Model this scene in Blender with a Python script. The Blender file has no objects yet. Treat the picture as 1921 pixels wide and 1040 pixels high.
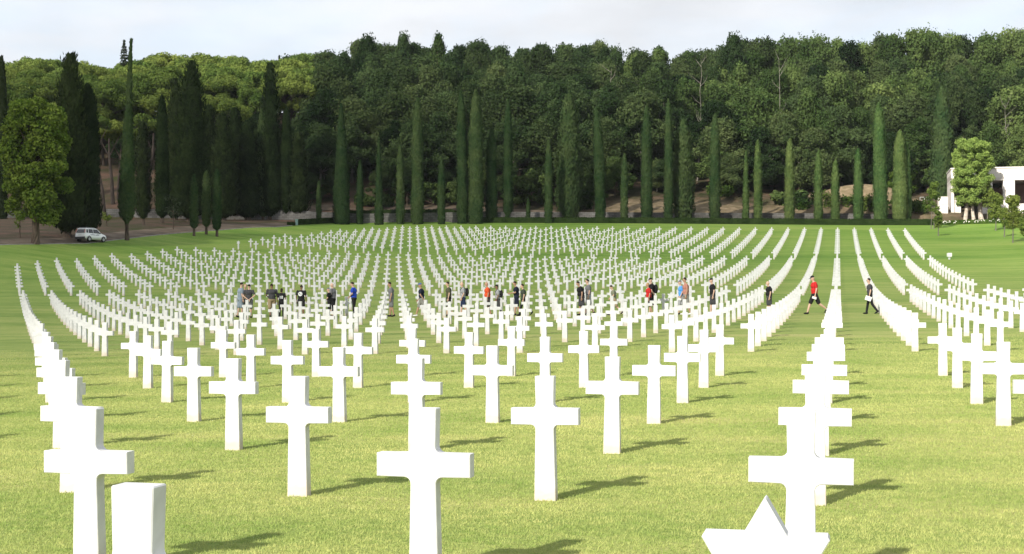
import bpy, bmesh, math, random
import numpy as np
from mathutils import Vector, Matrix

C = bpy.data.collections.new('scene'); bpy.context.scene.collection.children.link(C)
scn = bpy.context.scene

# ---------------------------------------------------------------- camera
F, TH, HZ, CX, CAMZ = 2652.1, 0.22737, 572.0, 960.5, 1.71
ct, st = math.cos(TH), math.sin(TH)
cd = bpy.data.cameras.new('camera'); cam = bpy.data.objects.new('camera', cd); C.objects.link(cam)
cam.location = (0, 0, CAMZ); cam.rotation_euler = (math.radians(90), 0, 0)
cd.sensor_width = 36; cd.lens = 36 * F / 1921; cd.shift_y = (HZ - 520) / 1921
cd.clip_start = 0.1; cd.clip_end = 6000
scn.camera = cam

# ---------------------------------------------------------------- sky, sun, exposure
SUN_EL, SUN_AZ = math.radians(31), math.atan2(-0.97, -1.48)      # direction towards the sun, seen from above: behind, left
sd = Vector((math.cos(SUN_EL) * math.sin(SUN_AZ), math.cos(SUN_EL) * math.cos(SUN_AZ), math.sin(SUN_EL)))
w = bpy.data.worlds.new('World'); scn.world = w; w.use_nodes = True
nt = w.node_tree; nt.nodes.clear()
out = nt.nodes.new('ShaderNodeOutputWorld')
sky = nt.nodes.new('ShaderNodeTexSky'); sky.sky_type = 'NISHITA'; sky.sun_disc = False
sky.sun_elevation = SUN_EL; sky.sun_rotation = SUN_AZ
b1 = nt.nodes.new('ShaderNodeBackground'); b1.inputs[1].default_value = 0.10
b2 = nt.nodes.new('ShaderNodeBackground'); b2.inputs[0].default_value = (0.92, 0.95, 1.0, 1); b2.inputs[1].default_value = 0.455
tc = nt.nodes.new('ShaderNodeTexCoord'); mp = nt.nodes.new('ShaderNodeMapping'); mp.inputs['Scale'].default_value = (1, 1, 3.2)
nz = nt.nodes.new('ShaderNodeTexNoise'); nz.inputs['Scale'].default_value = 5.0; nz.inputs['Detail'].default_value = 7; nz.inputs['Roughness'].default_value = 0.55; nz.inputs['Distortion'].default_value = 0.4
n3 = nt.nodes.new('ShaderNodeTexNoise'); n3.inputs['Scale'].default_value = 7.0; n3.inputs['Detail'].default_value = 6
r3_ = nt.nodes.new('ShaderNodeMapRange'); r3_.inputs[1].default_value = 0.35; r3_.inputs[2].default_value = 0.65; r3_.inputs[3].default_value = 0.41; r3_.inputs[4].default_value = 0.495
rp = nt.nodes.new('ShaderNodeValToRGB'); rp.color_ramp.elements[0].position = 0.40; rp.color_ramp.elements[1].position = 0.60
rp.color_ramp.elements[0].color = (0.74,) * 3 + (1,); rp.color_ramp.elements[1].color = (1,) * 3 + (1,)
mx = nt.nodes.new('ShaderNodeMixShader')
L = nt.links.new
L(tc.outputs['Generated'], mp.inputs[0]); L(mp.outputs[0], nz.inputs[0]); L(nz.outputs[0], rp.inputs[0]); L(rp.outputs[0], mx.inputs[0])
L(mp.outputs[0], n3.inputs[0]); L(n3.outputs[0], r3_.inputs[0]); L(r3_.outputs[0], b2.inputs[1]); L(sky.outputs[0], b1.inputs[0]); L(b1.outputs[0], mx.inputs[1]); L(b2.outputs[0], mx.inputs[2]); L(mx.outputs[0], out.inputs[0])
sl = bpy.data.lights.new('sun', 'SUN'); sl.energy = 4.0; sl.angle = math.radians(1.2); sl.color = (1, 0.94, 0.84)
so = bpy.data.objects.new('sun', sl); C.objects.link(so); so.location = (-60, -80, 90)
so.rotation_euler = sd.to_track_quat('Z', 'Y').to_euler()
scn.view_settings.view_transform = 'Standard'; scn.view_settings.look = 'None'
scn.view_settings.exposure = 1.06; scn.view_settings.gamma = 1
scn.render.engine = 'CYCLES'
scn.cycles.max_bounces = 5; scn.cycles.diffuse_bounces = 2; scn.cycles.transparent_max_bounces = 4

# ---------------------------------------------------------------- terrain
Q = [-1.71061, 0.63743, 0.08893, 2.09785, -0.44564, 0.74921, -0.5132, -0.26493, -2.37564, 3.70607, 0.04942, -1.2653]
def sstep(a, b, x):
    t = np.clip((x - a) / (b - a), 0, 1); return t * t * (3 - 2 * t)
def zplot(Lr, X):
    u = Lr / 100.; v = X / 50.
    return (Q[0] + Q[1]*u + Q[2]*u*u + Q[3]*u**3 + Q[4]*u**4 + v*(Q[5] + Q[6]*u + Q[7]*u*u + Q[10]*u**3)
            + v*v*(Q[8]*u + Q[9]*u*u + Q[11]*u**3))
def terrain(x, y):                       # world x, y -> z (camera eye is CAMZ)
    x = np.asarray(x, float); y = np.asarray(y, float)
    Lr = x * st + y * ct; X = x * ct - y * st
    Lc = np.clip(Lr, -10, 203); wf = sstep(60, 130, Lr)
    Xc = np.clip(X, -40 - 36 * wf, 16)
    z = zplot(Lc, Xc)
    # lawn keeps climbing to the hedge, then a level service path, then the wooded hill
    e = Lr - 203
    z = z + 0.115 * np.clip(e, 0, 24) + 0.05 * np.clip(e - 24, 0, 12)
    # left bank up to the road and the woods beyond it
    lb = np.clip(-77 - X, 0, None) * wf
    z = z + 0.135 * np.minimum(lb, 16) * (1 - 0.5 * sstep(190, 225, Lr))
    z = z + 0.02 * np.clip(lb - 16, 0, 60)
    h = y - 234 + 0.03 * x               # behind the stone wall
    z = z + 1.35 * sstep(0.2, 1.2, h) + 0.27 * np.clip(h - 1, 0, 108) * (0.55 + 0.45 * sstep(0, 25, h)) + 0.06 * np.clip(h - 109, 0, 260)
    # right lawn swells a little
    z = z + 0.035 * np.clip(X - 16, 0, 40)
    return z + CAMZ
def tz(x, y): return float(terrain(x, y))
def grid_xy(Lr, X): return Lr * st + X * ct, Lr * ct - X * st       # row/file coordinates -> world
def at(px, D): x = (px - CX) / F * D; return Vector((x, D, tz(x, D)))
def hit(px, py, d0=8, d1=330):           # where the line of sight meets the ground
    D = np.linspace(d0, d1, 4000); x = (px - CX) / F * D
    g = terrain(x, D) - (CAMZ + (HZ - py) / F * D)
    i = np.argmax(g > 0)
    return Vector((x[i], D[i], tz(x[i], D[i])))
def top_h(p, py): return CAMZ + (HZ - py) / F * p.y - p.z

# ---------------------------------------------------------------- helpers
def tag(o, label=None, cat=None, group=None, kind=None):
    if label: o['label'] = label
    if cat: o['category'] = cat
    if group: o['group'] = group
    if kind: o['kind'] = kind
    return o
def empty(name, loc=(0, 0, 0), rz=0, parent=None):
    o = bpy.data.objects.new(name, None); C.objects.link(o); o.location = loc; o.rotation_euler = (0, 0, rz); o.empty_display_size = 0.2
    if parent: o.parent = parent
    return o
def link(name, me, mat=None, parent=None, loc=None):
    if isinstance(me, bmesh.types.BMesh):
        m = bpy.data.meshes.new(name); bmesh.ops.recalc_face_normals(me, faces=me.faces[:]); me.to_mesh(m); me.free(); me = m
    o = bpy.data.objects.new(name, me); C.objects.link(o)
    if mat and not me.materials: me.materials.append(mat)
    if parent: o.parent = parent
    if loc is not None: o.location = loc
    return o
def smooth(o):
    o.data.polygons.foreach_set('use_smooth', [True] * len(o.data.polygons)); return o
def np_mesh(name, V, Fc, n):
    me = bpy.data.meshes.new(name); V = np.asarray(V, np.float32); Fc = np.asarray(Fc, np.int32).reshape(-1, n)
    me.vertices.add(len(V)); me.vertices.foreach_set('co', V.ravel())
    me.loops.add(Fc.size); me.loops.foreach_set('vertex_index', Fc.ravel())
    me.polygons.add(len(Fc)); me.polygons.foreach_set('loop_start', np.arange(0, Fc.size, n, dtype=np.int32))
    me.update(calc_edges=True); me.validate(); return me
def box(bm, c, s, rz=0, tx=1.0, ty=1.0):
    """box centred at c with sizes s; top scaled by tx, ty"""
    vs = []
    for k in (-1, 1):
        for i, j in ((-1, -1), (1, -1), (1, 1), (-1, 1)):
            x, y = i * s[0] / 2 * (tx if k > 0 else 1), j * s[1] / 2 * (ty if k > 0 else 1)
            xr, yr = x * math.cos(rz) - y * math.sin(rz), x * math.sin(rz) + y * math.cos(rz)
            vs.append(bm.verts.new((c[0] + xr, c[1] + yr, c[2] + k * s[2] / 2)))
    for f in ((3, 2, 1, 0), (4, 5, 6, 7), (0, 1, 5, 4), (1, 2, 6, 5), (2, 3, 7, 6), (3, 0, 4, 7)): bm.faces.new([vs[i] for i in f])
def tube(bm, pts, rs, n=7):
    """tapering closed tube through the points"""
    rings = []
    for i, p in enumerate(pts):
        p = Vector(p); d = (Vector(pts[min(i + 1, len(pts) - 1)]) - Vector(pts[max(i - 1, 0)]))
        if d.length < 1e-6: d = Vector((0, 0, 1))
        q = d.to_track_quat('Z', 'Y'); r = rs[i] if hasattr(rs, '__len__') else rs
        rings.append([bm.verts.new(p + q @ Vector((r * math.cos(a), r * math.sin(a), 0))) for a in [2 * math.pi * k / n for k in range(n)]])
    for a, b in zip(rings, rings[1:]):
        for k in range(n): bm.faces.new((a[k], a[(k + 1) % n], b[(k + 1) % n], b[k]))
    bm.faces.new(rings[0][::-1]); bm.faces.new(rings[-1])
def ball(bm, c, r, seg=12, rot=None):
    m = Matrix.Translation(Vector(c))
    if rot is not None: m = m @ rot.to_4x4()
    r = r if hasattr(r, '__len__') else (r, r, r)
    bmesh.ops.create_uvsphere(bm, u_segments=seg, v_segments=max(6, seg * 2 // 3), radius=1, matrix=m @ Matrix.Diagonal((*r, 1)))

# ---------------------------------------------------------------- materials
def mat(name, col, rough=0.8, **k):
    m = bpy.data.materials.new(name); m.use_nodes = True; b = m.node_tree.nodes['Principled BSDF']
    b.inputs['Base Color'].default_value = (*col, 1); b.inputs['Roughness'].default_value = rough
    b.inputs['Specular IOR Level'].default_value = k.get('spec', 0.3)
    if 'metal' in k: b.inputs['Metallic'].default_value = k['metal']
    return m
def noise_mat(name, cols, scale=3, rough=0.85, bump=0.0, detail=6, stretch=(1, 1, 1), spec=0.25, pos=None, bscale=None):
    m = mat(name, cols[0], rough, spec=spec); t = m.node_tree; b = t.nodes['Principled BSDF']
    tc = t.nodes.new('ShaderNodeTexCoord'); mp = t.nodes.new('ShaderNodeMapping'); mp.inputs['Scale'].default_value = stretch
    n = t.nodes.new('ShaderNodeTexNoise'); n.inputs['Scale'].default_value = scale; n.inputs['Detail'].default_value = detail
    r = t.nodes.new('ShaderNodeValToRGB'); pos = pos or [0.3 + 0.4 * i / (len(cols) - 1) for i in range(len(cols))]
    e = r.color_ramp.elements
    while len(e) < len(cols): e.new(0.5)
    for i, c in enumerate(cols): e[i].position = pos[i]; e[i].color = (*c, 1)
    t.links.new(tc.outputs['Object'], mp.inputs[0]); t.links.new(mp.outputs[0], n.inputs[0]); t.links.new(n.outputs[0], r.inputs[0]); t.links.new(r.outputs[0], b.inputs['Base Color'])
    if bump:
        n2 = t.nodes.new('ShaderNodeTexNoise'); n2.inputs['Scale'].default_value = bscale or scale * 4; n2.inputs['Detail'].default_value = 5
        bp = t.nodes.new('ShaderNodeBump'); bp.inputs['Strength'].default_value = bump; bp.inputs['Distance'].default_value = 0.05
        t.links.new(mp.outputs[0], n2.inputs[0]); t.links.new(n2.outputs[0], bp.inputs['Height']); t.links.new(bp.outputs[0], b.inputs['Normal'])
    return m
def leaf_mat(name, c1, c2, scale=0.5, transl=0.25, rnd=0.25, fine=4.0):
    """foliage: colour varies in clumps, leaf by leaf and from tree to tree; some light passes through the leaves"""
    m = bpy.data.materials.new(name); m.use_nodes = True; t = m.node_tree; t.nodes.clear(); N = t.nodes.new; K = t.links.new
    geo = N('ShaderNodeNewGeometry'); n = N('ShaderNodeTexNoise'); n.inputs['Scale'].default_value = scale; n.inputs['Detail'].default_value = 3
    K(geo.outputs['Position'], n.inputs[0])
    n2 = N('ShaderNodeTexNoise'); n2.inputs['Scale'].default_value = fine; n2.inputs['Detail'].default_value = 2; K(geo.outputs['Position'], n2.inputs[0])
    oi = N('ShaderNodeObjectInfo')
    a = N('ShaderNodeMath'); a.operation = 'ADD'; K(n.outputs[0], a.inputs[0])
    f = N('ShaderNodeMath'); f.operation = 'MULTIPLY_ADD'; f.inputs[1].default_value = 0.8; f.inputs[2].default_value = -0.4; K(n2.outputs[0], f.inputs[0]); K(f.outputs[0], a.inputs[1])
    mr = N('ShaderNodeMapRange'); mr.inputs[1].default_value = 0.25; mr.inputs[2].default_value = 0.75; K(a.outputs[0], mr.inputs[0])
    mx = N('ShaderNodeMix'); mx.data_type = 'RGBA'; mx.inputs[6].default_value = (*c1, 1); mx.inputs[7].default_value = (*c2, 1); K(mr.outputs[0], mx.inputs[0])
    hs = N('ShaderNodeHueSaturation'); K(mx.outputs[2], hs.inputs['Color'])
    v = N('ShaderNodeMath'); v.operation = 'MULTIPLY_ADD'; v.inputs[1].default_value = rnd * 2; v.inputs[2].default_value = 1 - rnd; K(oi.outputs['Random'], v.inputs[0]); K(v.outputs[0], hs.inputs['Value'])
    hv = N('ShaderNodeMath'); hv.operation = 'MULTIPLY_ADD'; hv.inputs[1].default_value = -0.035 * (rnd > 0); hv.inputs[2].default_value = 0.5 + 0.025 * (rnd > 0); K(oi.outputs['Random'], hv.inputs[0]); K(hv.outputs[0], hs.inputs['Hue'])
    d = N('ShaderNodeBsdfDiffuse'); tr = N('ShaderNodeBsdfTranslucent'); ms = N('ShaderNodeMixShader'); ms.inputs[0].default_value = transl
    K(hs.outputs[0], d.inputs[0]); K(hs.outputs[0], tr.inputs[0]); K(d.outputs[0], ms.inputs[1]); K(tr.outputs[0], ms.inputs[2])
    o = N('ShaderNodeOutputMaterial'); K(ms.outputs[0], o.inputs[0]); return m

M = {}
def marble_mat():
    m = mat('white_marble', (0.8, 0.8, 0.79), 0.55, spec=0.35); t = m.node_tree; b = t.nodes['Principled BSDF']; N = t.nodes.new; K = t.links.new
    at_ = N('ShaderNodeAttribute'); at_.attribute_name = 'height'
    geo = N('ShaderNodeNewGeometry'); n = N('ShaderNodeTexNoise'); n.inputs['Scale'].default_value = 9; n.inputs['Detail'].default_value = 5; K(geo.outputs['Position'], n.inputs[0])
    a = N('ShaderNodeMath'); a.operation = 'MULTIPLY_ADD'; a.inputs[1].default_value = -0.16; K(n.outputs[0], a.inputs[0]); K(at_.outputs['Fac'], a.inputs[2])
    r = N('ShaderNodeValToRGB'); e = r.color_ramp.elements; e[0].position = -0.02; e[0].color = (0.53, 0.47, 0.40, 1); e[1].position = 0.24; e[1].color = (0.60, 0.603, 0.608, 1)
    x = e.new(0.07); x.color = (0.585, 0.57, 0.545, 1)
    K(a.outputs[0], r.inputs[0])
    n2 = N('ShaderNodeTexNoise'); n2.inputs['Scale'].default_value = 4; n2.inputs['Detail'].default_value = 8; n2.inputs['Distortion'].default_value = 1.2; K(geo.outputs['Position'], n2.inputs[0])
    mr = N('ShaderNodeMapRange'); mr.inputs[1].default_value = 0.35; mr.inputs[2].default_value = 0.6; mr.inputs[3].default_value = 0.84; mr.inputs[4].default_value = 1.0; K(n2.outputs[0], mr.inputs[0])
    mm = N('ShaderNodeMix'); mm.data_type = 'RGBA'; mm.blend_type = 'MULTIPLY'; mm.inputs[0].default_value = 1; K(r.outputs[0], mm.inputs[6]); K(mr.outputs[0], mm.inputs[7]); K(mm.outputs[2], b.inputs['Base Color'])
    return m
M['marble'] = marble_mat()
def lawn_mat():
    m = mat('lawn_grass', (0.14, 0.2, 0.04), 0.9, spec=0.12); t = m.node_tree; b = t.nodes['Principled BSDF']; N = t.nodes.new; K = t.links.new
    geo = N('ShaderNodeNewGeometry'); rot = N('ShaderNodeMapping'); rot.inputs['Rotation'].default_value = (0, 0, TH); K(geo.outputs['Position'], rot.inputs[0])
    def noise(sc, det, stretch):
        mp = N('ShaderNodeMapping'); mp.inputs['Scale'].default_value = stretch; K(rot.outputs[0], mp.inputs[0])
        n = N('ShaderNodeTexNoise'); n.inputs['Scale'].default_value = sc; n.inputs['Detail'].default_value = det; K(mp.outputs[0], n.inputs[0]); return n
    big = noise(0.07, 4, (0.5, 1.3, 1)); med = noise(0.5, 5, (0.35, 1.6, 1)); fine = noise(22, 4, (1, 1, 1)); strip = noise(0.5, 4, (0.10, 1.1, 1)); mid2 = noise(2.2, 5, (0.6, 1.3, 1)); tiny = noise(90, 3, (1, 0.6, 1))
    def ma(op, a, b_, c=None):
        x = N('ShaderNodeMath'); x.operation = op
        for i, v in enumerate((a, b_, c)):
            if v is None: continue
            if isinstance(v, (int, float)): x.inputs[i].default_value = v
            else: K(v, x.inputs[i])
        return x.outputs[0]
    s = ma('MULTIPLY_ADD', big.outputs[0], 0.46, ma('MULTIPLY_ADD', med.outputs[0], 0.36, ma('MULTIPLY_ADD', strip.outputs[0], 0.24, ma('MULTIPLY_ADD', mid2.outputs[0], 0.20, ma('MULTIPLY_ADD', fine.outputs[0], 0.26, ma('MULTIPLY', tiny.outputs[0], 0.30))))))
    r = N('ShaderNodeValToRGB'); e = r.color_ramp.elements
    cols = [(0.70, (0.135, 0.205, 0.045)), (0.84, (0.225, 0.290, 0.075)), (0.93, (0.305, 0.345, 0.105)), (1.02, (0.395, 0.385, 0.145)), (1.14, (0.45, 0.37, 0.18))]
    while len(e) < len(cols): e.new(0.5)
    for i, (p_, c) in enumerate(cols): e[i].position = (p_ - 0.6) / 0.65; e[i].color = (*c, 1)
    K(ma('MULTIPLY', ma('ADD', s, -0.6), 1 / 0.65), r.inputs[0])
    sep = N('ShaderNodeSeparateXYZ'); K(geo.outputs['Position'], sep.inputs[0])
    # turf colour is multiplied towards a darker green from front to back
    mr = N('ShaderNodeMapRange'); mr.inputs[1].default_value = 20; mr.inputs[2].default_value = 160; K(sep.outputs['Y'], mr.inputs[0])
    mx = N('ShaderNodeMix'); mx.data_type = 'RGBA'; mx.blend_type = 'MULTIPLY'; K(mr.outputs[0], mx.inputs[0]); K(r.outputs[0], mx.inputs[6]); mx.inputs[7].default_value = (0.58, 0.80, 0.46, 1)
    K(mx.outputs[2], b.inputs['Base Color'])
    bp = N('ShaderNodeBump'); bp.inputs['Strength'].default_value = 0.9; bp.inputs['Distance'].default_value = 0.05
    K(ma('ADD', fine.outputs[0], ma('MULTIPLY', tiny.outputs[0], 0.6)), bp.inputs['Height']); K(bp.outputs[0], b.inputs['Normal'])
    return m
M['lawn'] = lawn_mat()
M['hedge'] = leaf_mat('clipped_hedge_leaves', (0.014, 0.028, 0.008), (0.034, 0.055, 0.016), 0.8, 0.15, 0.0)
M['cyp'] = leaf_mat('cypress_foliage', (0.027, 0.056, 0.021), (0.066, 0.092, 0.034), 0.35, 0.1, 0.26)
M['cypsun'] = leaf_mat('cypress_painted_sunlit', (0.045, 0.085, 0.026), (0.098, 0.138, 0.044), 0.5, 0.1, 0.12)  # lighter copy of the cypress green: sunlight on right-hand trees put into the colour
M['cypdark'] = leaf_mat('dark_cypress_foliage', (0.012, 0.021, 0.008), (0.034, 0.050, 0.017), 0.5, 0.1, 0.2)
M['oak'] = leaf_mat('oak_leaves', (0.017, 0.034, 0.013), (0.050, 0.076, 0.028), 0.22, 0.3, 0.5, 1.5)
M['oakl'] = leaf_mat('pale_oak_leaves', (0.035, 0.064, 0.019), (0.105, 0.145, 0.045), 0.22, 0.3, 0.45, 1.5)  # paler copy of the oak green; stands in for sunlight on the right
M['pine'] = leaf_mat('umbrella_pine_needles', (0.070, 0.112, 0.026), (0.180, 0.225, 0.050), 0.25, 0.3, 0.22, 1.5)
M['plane'] = leaf_mat('plane_tree_leaves', (0.070, 0.125, 0.018), (0.190, 0.250, 0.045), 0.5, 0.3, 0.0, 2.0)
M['bright'] = leaf_mat('fresh_green_leaves', (0.13, 0.21, 0.045), (0.32, 0.42, 0.11), 0.8, 0.3, 0.0, 2.5)
M['sap'] = leaf_mat('sapling_leaves', (0.10, 0.14, 0.028), (0.22, 0.26, 0.06), 1.0, 0.3, 0.15, 2.5)
M['shrub'] = leaf_mat('shrub_leaves', (0.028, 0.055, 0.010), (0.075, 0.115, 0.022), 0.7, 0.2, 0.25, 2.0)
M['spruce'] = leaf_mat('grey_green_needles', (0.030, 0.042, 0.024), (0.060, 0.075, 0.045), 0.5, 0.1, 0.2)
M['bark'] = noise_mat('brown_bark', [(0.05, 0.035, 0.025), (0.13, 0.10, 0.075)], 4, 0.9, 0.5, stretch=(1, 1, 0.25))
M['pbark'] = noise_mat('pine_bark', [(0.03, 0.025, 0.02), (0.085, 0.065, 0.052)], 3, 0.9, 0.5, stretch=(1, 1, 0.25))
M['pale'] = noise_mat('pale_grey_bark', [(0.08, 0.075, 0.062), (0.20, 0.185, 0.155)], 3, 0.9, 0.4, stretch=(1, 1, 0.3))
M['planeb'] = noise_mat('mottled_plane_bark', [(0.20, 0.15, 0.11), (0.42, 0.37, 0.30), (0.5, 0.46, 0.4)], 2.5, 0.85, 0.3)
M['stone'] = noise_mat('stone_coping', [(0.25, 0.24, 0.22), (0.42, 0.40, 0.36)], 2, 0.9, 0.4)
M['trav'] = noise_mat('pale_travertine', [(0.62, 0.58, 0.54), (0.76, 0.72, 0.68)], 0.6, 0.7, 0.15, stretch=(1, 1, 3), spec=0.3)
M['inner'] = noise_mat('brown_pink_wall', [(0.20, 0.12, 0.10), (0.30, 0.20, 0.17)], 0.8, 0.6, 0.1)  # brownish pink tone for the wall inside the portico
M['road'] = noise_mat('leaf_strewn_asphalt', [(0.065, 0.052, 0.036), (0.12, 0.09, 0.062), (0.18, 0.14, 0.10)], 0.5, 0.95, 0.3)
M['kerb'] = noise_mat('kerb_concrete', [(0.20, 0.19, 0.16), (0.36, 0.35, 0.32)], 1.5, 0.9, 0.2)
M['rail'] = mat('grey_metal_rail', (0.45, 0.47, 0.46), 0.5)
M['rose'] = noise_mat('rose_petals', [(0.75, 0.72, 0.66), (0.85, 0.80, 0.76)], 3, 0.7)
def add_joints(m, w_, h_):
    t = m.node_tree; b = t.nodes['Principled BSDF']; src = b.inputs['Base Color'].links[0].from_socket; tc_ = t.nodes.new('ShaderNodeTexCoord'); mp_ = t.nodes.new('ShaderNodeMapping'); mp_.inputs['Rotation'].default_value = (math.radians(90), 0, 0)
    br = t.nodes.new('ShaderNodeTexBrick'); br.inputs['Scale'].default_value = 1; br.inputs['Brick Width'].default_value = w_; br.inputs['Row Height'].default_value = h_; br.inputs['Mortar Size'].default_value = .012
    br.inputs['Color1'].default_value = (1, 1, 1, 1); br.inputs['Color2'].default_value = (.9, .89, .88, 1); br.inputs['Mortar'].default_value = (.55, .53, .5, 1)
    mm = t.nodes.new('ShaderNodeMix'); mm.data_type = 'RGBA'; mm.blend_type = 'MULTIPLY'; mm.inputs[0].default_value = 1
    t.links.new(tc_.outputs['Object'], mp_.inputs[0]); t.links.new(mp_.outputs[0], br.inputs[0]); t.links.new(src, mm.inputs[6]); t.links.new(br.outputs[0], mm.inputs[7]); t.links.new(mm.outputs[2], b.inputs['Base Color'])
add_joints(M['trav'], 1.6, .8)
def wall_mat():
    m = mat('rough_stone_courses', (0.3, 0.3, 0.28), 0.95); t = m.node_tree; b = t.nodes['Principled BSDF']; N = t.nodes.new; K = t.links.new
    geo = N('ShaderNodeNewGeometry'); mp = N('ShaderNodeMapping'); mp.inputs['Rotation'].default_value = (math.radians(90), 0, 0); K(geo.outputs['Position'], mp.inputs[0])
    br = N('ShaderNodeTexBrick'); br.inputs['Scale'].default_value = 1.0; br.inputs['Brick Width'].default_value = 0.75; br.inputs['Row Height'].default_value = 0.3; br.inputs['Mortar Size'].default_value = 0.02
    br.inputs['Color1'].default_value = (0.17, 0.165, 0.155, 1); br.inputs['Color2'].default_value = (0.10, 0.098, 0.09, 1); br.inputs['Mortar'].default_value = (0.06, 0.06, 0.055, 1)
    K(mp.outputs[0], br.inputs[0])
    n = N('ShaderNodeTexNoise'); n.inputs['Scale'].default_value = 0.25; n.inputs['Detail'].default_value = 6; K(geo.outputs['Position'], n.inputs[0])
    mr = N('ShaderNodeMapRange'); mr.inputs[1].default_value = 0.35; mr.inputs[2].default_value = 0.65; mr.inputs[3].default_value = 0.55; mr.inputs[4].default_value = 1.35; K(n.outputs[0], mr.inputs[0])
    mm = N('ShaderNodeMix'); mm.data_type = 'RGBA'; mm.blend_type = 'MULTIPLY'; mm.inputs[0].default_value = 1; K(br.outputs[0], mm.inputs[6]); K(mr.outputs[0], mm.inputs[7]); K(mm.outputs[2], b.inputs['Base Color'])
    return m
M['wall'] = wall_mat()
def ground_mat():
    m = mat('woodland_floor', (0.1, 0.07, 0.04), 0.95, spec=0.1); t = m.node_tree; b = t.nodes['Principled BSDF']; N = t.nodes.new; K = t.links.new
    geo = N('ShaderNodeNewGeometry')
    def noise(sc, det=5):
        n = N('ShaderNodeTexNoise'); n.inputs['Scale'].default_value = sc; n.inputs['Detail'].default_value = det; K(geo.outputs['Position'], n.inputs[0]); return n
    def ramp(src, cols):
        r = N('ShaderNodeValToRGB'); e = r.color_ramp.elements
        while len(e) < len(cols): e.new(0.5)
        for i, (p_, c) in enumerate(cols): e[i].position = p_; e[i].color = (*c, 1)
        K(src, r.inputs[0]); return r
    a = ramp(noise(0.35).outputs[0], [(0.35, (0.022, 0.028, 0.010)), (0.5, (0.045, 0.038, 0.022)), (0.65, (0.09, 0.06, 0.04))])
    d = ramp(noise(0.8).outputs[0], [(0.3, (0.12, 0.10, 0.05)), (0.5, (0.17, 0.13, 0.08)), (0.7, (0.26, 0.20, 0.125))])
    e_ = ramp(noise(0.3).outputs[0], [(0.3, (0.055, 0.062, 0.022)), (0.48, (0.085, 0.066, 0.042)), (0.7, (0.15, 0.09, 0.065))])
    at1 = N('ShaderNodeAttribute'); at1.attribute_name = 'dry'; at2 = N('ShaderNodeAttribute'); at2.attribute_name = 'bank'
    m1 = N('ShaderNodeMix'); m1.data_type = 'RGBA'; K(at2.outputs['Fac'], m1.inputs[0]); K(a.outputs[0], m1.inputs[6]); K(e_.outputs[0], m1.inputs[7])
    m2 = N('ShaderNodeMix'); m2.data_type = 'RGBA'; K(at1.outputs['Fac'], m2.inputs[0]); K(m1.outputs[2], m2.inputs[6]); K(d.outputs[0], m2.inputs[7])
    K(m2.outputs[2], b.inputs['Base Color'])
    bp = N('ShaderNodeBump'); bp.inputs['Strength'].default_value = 0.8; bp.inputs['Distance'].default_value = 0.3; K(noise(2.5).outputs[0], bp.inputs['Height']); K(bp.outputs[0], b.inputs['Normal'])
    return m
M['ground'] = ground_mat()

rng = np.random.default_rng(7); random.seed(7)
M['oakm'] = leaf_mat('olive_oak_leaves', (0.025, 0.045, 0.016), (0.072, 0.096, 0.036), 0.22, 0.3, 0.45, 1.5)

# ---------------------------------------------------------------- setting: ground, lawn, road
edge_px = [(0, 460), (165, 457.5), (300, 441.5), (420, 432), (540, 424.5)]
EP = [hit(*e) for e in edge_px]
eL = [p.x * st + p.y * ct for p in EP]; eX = [p.x * ct - p.y * st for p in EP]
def lawn_left(Lr): return float(np.interp(Lr, [-20, 80] + eL, [-90, -92] + eX))
HP = [hit(*e) for e in [(558, 422.5), (636, 417.5), (740, 415.0), (850, 416.5), (960, 418.6), (1200, 419.5), (1460, 421.5), (1600, 422.8), (1758, 423.0), (1800, 421.5), (1921, 418.5), (2050, 416)]]
hLr = [p.x * st + p.y * ct for p in HP]; hX = [p.x * ct - p.y * st for p in HP]
def lawn_back(X): return float(np.interp(X, hX, hLr))

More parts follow.
